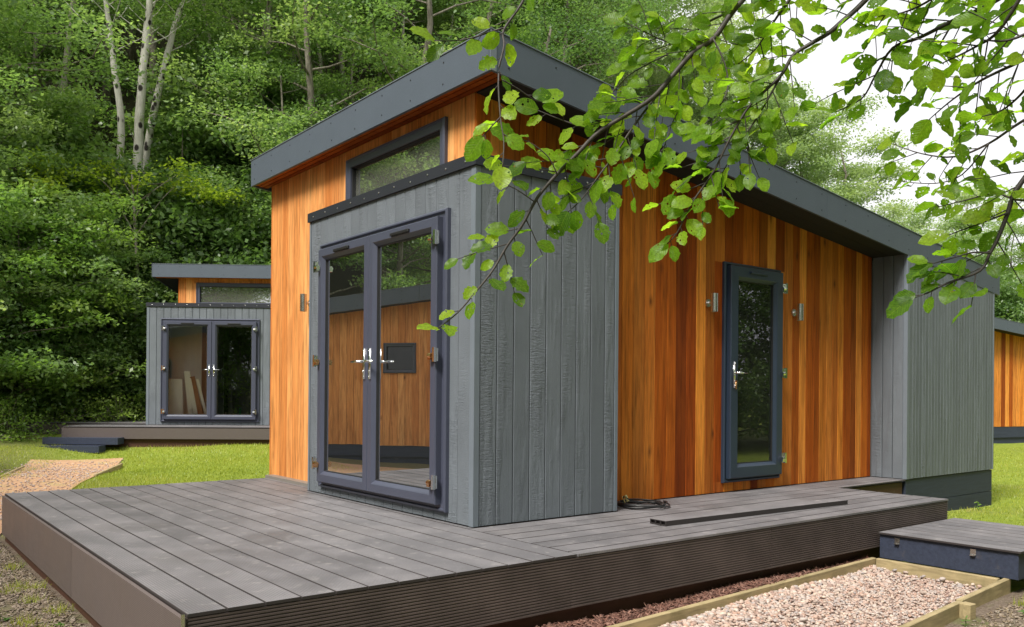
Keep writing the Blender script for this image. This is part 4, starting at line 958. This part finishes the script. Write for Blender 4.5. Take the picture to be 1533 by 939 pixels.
LB='low bright undergrowth bush along the lawn edge at the far left'
for i in range(26):
    px=-60+i*11.5+rnd.uniform(-6,6); dist=18.5+rnd.random()*1.4+ (1.7 if px>30 else 0)
    if px>225: continue
    x,y=polar(px,dist); plant('S2' if i%3==0 else 'B0','undergrowth_bush',x,y,LB,'bush','low bushes along the lawn edge',.85 if i%3==0 else 1.1,tn='stem',cn='foliage')
# undergrowth carpet on the slope
n=24000; px_=rng.uniform(-900,1100,n); dist=21+rng.random(n)**1.3*26; xs_=[];
ang=np.arctan((px_-767.3)/1263.45); dirx=fwd.x*np.cos(ang)+rgt.x*np.sin(ang); diry=fwd.y*np.cos(ang)+rgt.y*np.sin(ang); x=CAM.x+dirx*dist; y=CAM.y+diry*dist
k=((x-CAM.x)*NX+(y-CAM.y)*NY>20.2); x,y=x[k],y[k]; n=len(x); pos=np.stack([x,y,gh(x,y)+rng.random(n)**2*.5],-1); nr=rng.normal(0,.5,(n,3)); nr[:,2]+=.9; nr[:,1]-=.3
v,f=kite(pos,rng.uniform(.10,.26,n),nr,rng.normal(0,1,(n,3)),.5); link('undergrowth',npmesh('undergrowth',v,f,rng.random(n)),M['leafC'],kind='stuff')
# trees on the camera's side: they shade the deck side and show in the glass
for i,(x,y,k,sc) in enumerate([(6.5,-13.5,'T1',1),(10,-12.5,'U1',1.1),(13.5,-11.5,'T2',1),(3.0,-15,'T3',1.1),(17,-10.5,'T0',1),(8.5,-17,'T0',1.1),(-1,-16,'T1',1.1),(-5,-15,'T2',1),(-16,-22,'T3',1.05),(21,-9,'T2',1.0),(12.5,-16,'T1',1.2),(25,-8,'T1',1),(-24,-14,'T0',1.1),(-18,-2,'T2',1),(-22,-18,'T1',1.1),(-7.5,-17,'T0',1.1),(-3,-18,'T3',1.2),(-13,-20,'U1',1.2),(-22,-5,'T3',1),(6,-17,'T2',1.1),(15,-13.5,'T3',1.1),(19,-12,'T1',1.2),(8,-10.8,'U1',1.1),(11.5,-10.2,'T0',1),(5,-12.2,'U1',1.1),(15.5,-9.6,'U1',1),(18.5,-8.6,'T2',1),(22,-7,'T0',1),(2,-13,'T2',1),(-20,-12,'T1',1.0),(-19,-8,'T3',1),(-24,-9,'T2',1.1),(-8,-18,'U1',1.1),(-3,-14,'T0',1),(-24,-3,'T3',1.1),(-14,2,'T2',1.1),(-15.5,-1,'T0',1.1),(-18,1.5,'T3',1.1),(-17,5,'T1',1.1),(-20,-3,'T2',1.2),(-13.5,7,'U1',1.2),(-15,10,'T0',1.1)]):
    plant(k,'hedgerow_tree',x,y,'tall leafy tree standing behind the photographer','tree','trees behind the photographer',sc)
for i,(x,y,k) in enumerate([(7.5,-10,'S3'),(10.5,-9.5,'S0'),(4.5,-11,'S3'),(14,-8.8,'S3'),(1.5,-12,'S3'),(6,-10.4,'S3'),(9,-9.2,'S3'),(12.2,-8.8,'S3'),(16,-8,'S3'),(18,-7.3,'S3'),(-8,-8,'S3'),(-10,-5.5,'S3'),(-9.5,-10,'S3'),(-6,-10.5,'S3'),(-12,-7,'S3'),(-13,-1,'S3'),(-14,1.5,'S3'),(-12.5,-3.5,'S3'),(-15,3.5,'S3'),(-16,-2,'S3'),(-17,0,'S3'),(-13,4.6,'S0')]):
    plant(k,'shrub',x,y,'dark shrub standing behind the photographer','shrub','shrubs behind the photographer',1,tn='stem',cn='foliage')
for i in range(14):
    a=R(148+i*2.8); d_=22+rnd.random()*10; x,y=CAM.x+math.cos(a)*d_*1.0-2,CAM.y+math.sin(a)*d_+4; plant(rnd.choice(['T0','T2','T3']),'woodland_tree',x,y,'woodland tree behind the mirrored cabin','tree','trees behind the mirrored cabin',1)
# small weeds at the bottom right and by the far skirt
def weed(x,y,lab,r=.07,n=14,mat='leafB',h=.06):
    nr=rng.normal(0,.35,(n,3)); nr[:,2]+=1; a=rng.uniform(0,6.28,n); dv=np.stack([np.cos(a),np.sin(a),rng.uniform(.1,.7,n)],-1)
    v,f=kite(np.stack([np.zeros(n),np.zeros(n),rng.uniform(0,h,n)],-1),rng.uniform(.6,1.2,n)*r,nr,dv,.42)
    t=thing('weed',lab,'weed',(x,y,gz(x,y)+.008)); link('leaf_rosette',npmesh('leaf_rosette',v,f,rng.random(n)),M[mat],t); m=MB().tube([(0,0,-.01),(0,0,h)],[.004,.002],5); m.build('stem',M['green_stem'],t)
M['green_stem']=simple('green_stem',(.10,.16,.04),.6)
weed(2.42,-2.50,'broad leaved weed nearest the path peg at bottom right',.085,18,h=.08); weed(2.75,-2.46,'broad leaved weed in the soil below the navy step',.075,16,h=.07); weed(2.30,-2.72,'low dense weed at the bottom right corner',.085,26,h=.04)
weed(1.98,-2.30,'tiny weed sprouting against the outside of the path edging',.035,10); weed(-2.36,.55,'small leafy weed against the left deck skirt',.05,14); weed(-2.50,-.10,'grassy weed low at the bottom left',.05,14); weed(-2.6,.9,'wide leafed weed in the soil left of the deck',.07,12)
weed(7.1,-.22,'thin weed against the navy base of the grey end',.07,9,h=.1)
# ---------------------------------------------------------------- overhanging beech: real limbs in front of the cabin
beech=thing('beech_tree','beech with long leafy branches hanging across the top right','tree',(.9,-6.6,-.45))
BO=Vector((.9,-6.6,-.45))
m=MB(); m.tube([(0,0,-.2),(0,0,.6),(.02,.03,2.0),(-.02,.08,3.6),(-.1,.1,6),(-.2,.1,9)],[.30,.21,.18,.16,.12,.04],14)
for k in range(14):
    az=k*2.4; z=3.4+k*.4; L=2.6-.09*k; m.tube([(0,.06,z),(math.cos(az)*L*.5,math.sin(az)*L*.5,z+.5),(math.cos(az)*L,math.sin(az)*L,z+.7)],[.05,.03,.01],6,False)
link('trunk',mesh('trunk',m.v,m.f,True),M['bark_tree'],beech)
cl=[(math.cos(k*2.4)*2.5*rnd.uniform(.3,1),math.sin(k*2.4)*2.5*rnd.uniform(.3,1),3.9+k*.105,.8) for k in range(46)]
cl+=[(rnd.uniform(-4.6,-1.6),rnd.uniform(-.2,1.7),4.15+rnd.uniform(0,1.0),.7) for k in range(26)]  # unseen clumps added over the camera to shade the right-hand limbs
for k in range(5): pass
v,f,tt=foliage(cl,150,.08); link('crown',npmesh('crown',v,f,tt),M['leafB'],beech)
m=MB()
for k in range(6): m.tube([(0,.05,3.2+.1*k),(-1.6,.2+.2*k,4.2),(-2.6-.35*k,.1+.3*k,4.6),(-4.4+.2*k,.1+.3*k,4.75)],[.06,.04,.025,.01],6,False)  # out-of-view boughs added to carry the shading clumps
link('shade_bough',mesh('shade_bough',m.v,m.f,True),M['bark_tree'],beech,kind='stuff')
def bleaf(seed):
    q=random.Random(seed); N=9; vs=[];fs=[]; W_=q.uniform(.30,.36); dr=q.uniform(.05,.30); fo=q.uniform(.05,.30); tw=q.uniform(-.25,.25)
    for i in range(N):
        t=i/(N-1); wd=W_*math.sin(math.pi*min(1,t*.97+.02))**.62*(.98+.10*t); zc=-dr*t*t
        for s in (-1,-.55,0,.55,1):
            e=1+(.09*math.sin(i*3.1+seed)+.11*(i%2)) if abs(s)==1 else 1
            x=s*wd*e; vs.append((x,t+(.012*(i%2) if abs(s)==1 else 0)-abs(s)*.03,zc+fo*abs(x)+.03*math.sin(i*1.9+s*2+seed)*abs(s)+tw*t*x))
    for i in range(N-1):
        for j in range(4): a=i*5+j; fs.append((a,a+1,a+6,a+5))
    me=mesh('leaf',vs,fs,True); me.materials.append(M['beech']); at_=me.attributes.new('lc','FLOAT_VECTOR','POINT'); at_.data.foreach_set('vector',np.array([(a,b,0) for a,b,c in vs],np.float32).ravel()); return me,np.array(vs),np.array(fs)
M['beech']=leafshader('beech_leaves',[(0,(.06,.14,.012)),(.35,(.12,.24,.014)),(.7,(.19,.33,.018)),(1,(.30,.42,.03))],.62,.016,True,1,True,True,2.0)
BT=[bleaf(i) for i in range(8)]
M['twig']=simple('dark_beech_twig',(.036,.027,.023),.6,0,.3,120,.3)
LIMBS=[
 ('m',0.0075,0.0012,[(-1.522,-3.489,2.053),(-1.625,-3.426,1.905),(-1.717,-3.373,1.781),(-1.765,-3.355,1.710),(-1.815,-3.335,1.670),(-1.875,-3.307,1.592),(-1.918,-3.293,1.548),(-2.008,-3.241,1.479),(-2.055,-3.224,1.428),(-2.101,-3.207,1.377),(-2.143,-3.193,1.324),(-2.179,-3.185,1.260),(-2.212,-3.179,1.216),(-2.245,-3.172,1.161),(-2.282,-3.163,1.114),(-2.319,-3.153,1.070),(-2.359,-3.141,1.036)]),
 ('m',0.003,0.001,[(-1.869,-3.301,1.595),(-1.933,-3.271,1.499),(-1.978,-3.255,1.428),(-2.013,-3.248,1.384),(-2.054,-3.235,1.326),(-2.089,-3.229,1.294)]),
 ('s',0.0035,0.001,[(-2.116,-3.209,1.903),(-2.163,-3.200,1.792),(-2.197,-3.201,1.718),(-2.240,-3.196,1.652),(-2.253,-3.214,1.610),(-2.275,-3.225,1.544),(-2.285,-3.246,1.451),(-2.293,-3.268,1.396),(-2.308,-3.284,1.341)]),
 ('s',0.002,0.001,[(-2.248,-3.205,1.651),(-2.278,-3.188,1.638),(-2.305,-3.172,1.626),(-2.335,-3.155,1.618),(-2.369,-3.134,1.616)]),
 ('s',0.0015,0.001,[(-2.300,-3.265,1.443),(-2.320,-3.262,1.421),(-2.339,-3.260,1.399)]),
 ('s',0.0015,0.001,[(-2.285,-3.252,1.523),(-2.249,-3.255,1.513),(-2.210,-3.260,1.498),(-2.185,-3.255,1.502)]),
 ('m',0.006,0.001,[(-1.530,-3.737,1.882),(-1.634,-3.644,1.732),(-1.666,-3.609,1.689),(-1.681,-3.587,1.668),(-1.703,-3.560,1.649),(-1.724,-3.533,1.628),(-1.736,-3.514,1.591),(-1.754,-3.490,1.562),(-1.778,-3.461,1.526),(-1.802,-3.432,1.463),(-1.823,-3.405,1.392),(-1.853,-3.371,1.325),(-1.871,-3.347,1.264),(-1.884,-3.327,1.236)]),
 ('m',0.0025,0.001,[(-1.733,-3.512,1.592),(-1.756,-3.477,1.519),(-1.770,-3.450,1.473),(-1.785,-3.422,1.425),(-1.792,-3.400,1.389)]),
 ('s',0.002,0.001,[(-1.821,-3.314,1.637),(-1.836,-3.323,1.561),(-1.866,-3.321,1.502),(-1.894,-3.319,1.435)]),
 ('m',0.003,0.001,[(-1.721,-3.368,1.780),(-1.763,-3.328,1.752),(-1.785,-3.304,1.721),(-1.779,-3.303,1.700),(-1.821,-3.263,1.718),(-1.857,-3.228,1.743),(-1.889,-3.197,1.766)]),
 ('s',0.002,0.001,[(-1.809,-3.260,1.692),(-1.817,-3.238,1.687),(-1.857,-3.190,1.657),(-1.869,-3.164,1.635),(-1.888,-3.133,1.603)]),
 ('m',0.004,0.001,[(-1.669,-3.563,1.851),(-1.706,-3.507,1.756),(-1.705,-3.483,1.737),(-1.703,-3.459,1.716),(-1.711,-3.427,1.676),(-1.729,-3.387,1.646)]),
 ('s',0.002,0.001,[(-1.784,-3.369,1.700),(-1.770,-3.390,1.642),(-1.770,-3.399,1.588),(-1.793,-3.391,1.533),(-1.827,-3.373,1.494)]),
 ('s',0.002,0.001,[(-2.008,-3.242,1.479),(-2.040,-3.216,1.489),(-2.080,-3.185,1.506),(-2.115,-3.157,1.524)]),
 ('s',0.0015,0.001,[(-2.107,-3.214,1.375),(-2.127,-3.207,1.410),(-2.160,-3.190,1.436),(-2.192,-3.173,1.448)]),
 ('s',0.0015,0.001,[(-2.164,-3.207,1.309),(-2.196,-3.191,1.331),(-2.222,-3.178,1.343),(-2.242,-3.171,1.348)]),
 ('m',0.005,0.001,[(-1.559,-4.033,1.722),(-1.665,-3.903,1.624),(-1.682,-3.844,1.608),(-1.695,-3.787,1.591),(-1.701,-3.737,1.585),(-1.692,-3.698,1.546),(-1.680,-3.662,1.511),(-1.690,-3.609,1.495)]),
 ('s',0.002,0.001,[(-1.652,-3.831,1.620),(-1.663,-3.801,1.565),(-1.666,-3.777,1.526),(-1.659,-3.761,1.487)]),
 ('m',0.006,0.001,[(-1.440,-3.998,1.421),(-1.517,-3.935,1.358),(-1.553,-3.903,1.300),(-1.562,-3.893,1.258),(-1.574,-3.880,1.209),(-1.583,-3.870,1.182),(-1.596,-3.857,1.148),(-1.641,-3.818,1.125),(-1.669,-3.793,1.106),(-1.691,-3.773,1.095)]),
 ('s',0.002,0.001,[(-1.595,-3.875,1.180),(-1.615,-3.851,1.182),(-1.633,-3.828,1.174),(-1.661,-3.797,1.162)]),
 ('s',0.002,0.001,[(-1.569,-3.896,1.257),(-1.580,-3.866,1.246),(-1.603,-3.827,1.230),(-1.606,-3.803,1.223)]),
 ('m',0.004,0.001,[(-1.093,-3.891,1.622),(-1.153,-3.767,1.550),(-1.153,-3.690,1.513),(-1.154,-3.613,1.498),(-1.158,-3.533,1.522),(-1.160,-3.455,1.565)]),
 ('s',0.002,0.001,[(-1.174,-3.699,1.507),(-1.120,-3.615,1.459),(-1.070,-3.526,1.462),(-1.041,-3.422,1.491)]),
 ('m',0.004,0.001,[(-1.558,-4.033,1.568),(-1.575,-3.924,1.537),(-1.557,-3.842,1.527),(-1.526,-3.771,1.513),(-1.487,-3.706,1.497)]),
 ('s',0.003,0.001,[(-1.309,-3.911,1.344),(-1.326,-3.833,1.327),(-1.321,-3.774,1.353),(-1.321,-3.710,1.349),(-1.317,-3.649,1.345)]),
 ('m',0.004,0.001,[(-1.799,-4.033,1.608),(-1.795,-3.972,1.522),(-1.777,-3.923,1.509),(-1.771,-3.864,1.500)]),
 ('m',0.003,0.001,[(-1.726,-3.900,1.684),(-1.731,-3.832,1.642),(-1.730,-3.769,1.634),(-1.732,-3.704,1.649)]),
 ('m',0.004,0.001,[(-1.732,-4.087,1.534),(-1.780,-4.027,1.508),(-1.804,-3.986,1.493),(-1.821,-3.952,1.500)]),
 ('s',0.003,0.001,[(-1.632,-3.975,1.495),(-1.623,-3.939,1.460),(-1.615,-3.902,1.440),(-1.609,-3.865,1.439)]),

]
leaves=[]   # (limb index, matrix)
brq=random.Random(11)
def leafmat(p,dirn,size,tocam):
    left_=(p+BO-CAM).dot(rgt)<.55
    n=Vector((brq.gauss(0,.40),brq.gauss(0,.40),.62+brq.gauss(0,.2)))+tocam*brq.uniform(*((.35,1.2) if left_ else (-.1,.75))); n.normalize()
    d=dirn-n*dirn.dot(n); d.normalize(); x=d.cross(n)
    return Matrix(((x.x*size,d.x*size,n.x*size,p.x),(x.y*size,d.y*size,n.y*size,p.y),(x.z*size,d.z*size,n.z*size,p.z),(0,0,0,1)))
for li,(kind,r0,r1,P) in enumerate(LIMBS):
    P=[Vector(p)-BO for p in P]
    # smooth path
    path=[]
    for i in range(len(P)-1):
        a=P[max(i-1,0)];b=P[i];c=P[i+1];d=P[min(i+2,len(P)-1)]
        for k in range(4):
            t=k/4; path.append(.5*((2*b)+(c-a)*t+(2*a-5*b+4*c-d)*t*t+(3*b-a-3*c+d)*t**3))
    path.append(P[-1]); n=len(path); m=MB(); m.tube(path,[r0+(r1-r0)*i/(n-1) for i in range(n)],7)
    L=[0]; 
    for i in range(1,n): L.append(L[-1]+(path[i]-path[i-1]).length)
    tot=L[-1]; s=(.05 if tot>.3 else .02); side=1
    def pt(s):
        for i in range(1,n):
            if L[i]>=s or i==n-1: return path[i-1].lerp(path[i],min(1,max(0,(s-L[i-1])/max(1e-6,L[i]-L[i-1])))),(path[i]-path[i-1]).normalized()
    while s<tot:
        p,d=pt(s); tc=(CAM-BO-p).normalized(); lat=d.cross(tc).normalized()*side; side=-side
        fr=s/tot
        if kind=='m' and (fr<.86) and brq.random()<(.72 if (p+BO-CAM).dot(rgt)>.0 else .5):
            # side shoot with its own leaves
            q=(d*brq.uniform(.5,1.0)+lat*brq.uniform(.5,1.1)+Vector((0,0,-brq.uniform(-.1,.25)))+tc*brq.uniform(-.35,.25)).normalized(); sl_=brq.uniform(.05,.125)
            pts=[p]; 
            for k in range(1,4): pts.append(p+q*sl_*k/3+Vector((0,0,-.010*(k/3)**2*brq.uniform(.5,1.5))))
            m.tube(pts,[.0014,.0012,.0010,.0008],5,False)
            for k in (1,2,3):
                ld=(q*1.0+q.cross(tc).normalized()*(1 if k%2 else -1)*.9+Vector((0,0,-.25))+Vector([brq.gauss(0,.2) for _ in range(3)])).normalized() if k<3 else (q+Vector((0,0,-.3))).normalized()
                leaves.append((li,leafmat(pts[k],ld,brq.uniform(.030,.050),tc)))
        else:
            ld=(d*.8+lat*.9+Vector((0,0,-.25))+Vector([brq.gauss(0,.15) for _ in range(3)])).normalized()
            pe=p+ld*.012; m.tube([p,pe],[.001,.0007],4,False); leaves.append((li,leafmat(pe,ld,brq.uniform(.032,.052),tc)))
        s+=brq.uniform(.018,.032)*(.72 if .10<(p+BO-CAM).dot(rgt)/(p+BO-CAM).dot(fwd)<.34 else .85 if (p+BO-CAM).dot(rgt)/(p+BO-CAM).dot(fwd)>.34 else 1.45 if kind=='s' or (p+BO-CAM).dot(rgt)<-.02 else 1)
    p,d=pt(tot); tc=(CAM-BO-p).normalized(); leaves.append((li,leafmat(p,(d+Vector((0,0,-.1))).normalized(),.055,tc)))
    br=link('branch',mesh('branch',m.v,m.f,True),M['twig'],beech); LIMBS[li]=br
print('beech leaves',len(leaves))
# the 300 nearest are leaves of their own, the rest one mass
def vis(mx):
    p=mx.translation+BO-CAM; z=p.dot(fwd); px=767.3+1263.45*p.dot(rgt)/z; py=583.6-1263.45*p.dot(up)/z
    return (0 if -20<px<1553 and -20<py<960 else 50)+z
order=sorted(range(len(leaves)),key=lambda i:vis(leaves[i][1])); 
for q,i in enumerate(order[:300]):
    li,mx_=leaves[i]; o=link('leaf',BT[q%8][0],None,LIMBS[li]); o.matrix_parent_inverse=Matrix(); o.matrix_basis=mx_
V=[];F=[];T=[];o_=0;LC=[];LO=[]
for q,i in enumerate(order[300:]):
    mx_=np.array(leaves[i][1]); _,bv,bf=BT[q%8]; v=bv@mx_[:3,:3].T+mx_[:3,3]; V.append(v);F.append(bf+o_);o_+=len(v);T.append(np.full(len(bf),rng.random())); LC.append(bv*[1,1,0]); LO.append(np.tile(rng.uniform(0,50,3),(len(bv),1)))
M['beech2']=leafshader('beech_leaf_mass',[(0,(.08,.165,.012)),(.5,(.15,.28,.016)),(1,(.27,.40,.03))],.62,.012,True,0,True,True,2.0,False)
if V:
    lm=npmesh('leaves',np.concatenate(V),np.concatenate(F),np.concatenate(T),True)
    for nm,ar in (('lc',LC),('lo',LO)): at_=lm.attributes.new(nm,'FLOAT_VECTOR','POINT'); at_.data.foreach_set('vector',np.concatenate(ar).astype(np.float32).ravel())
    link('leaves',lm,M['beech2'],beech,kind='stuff')
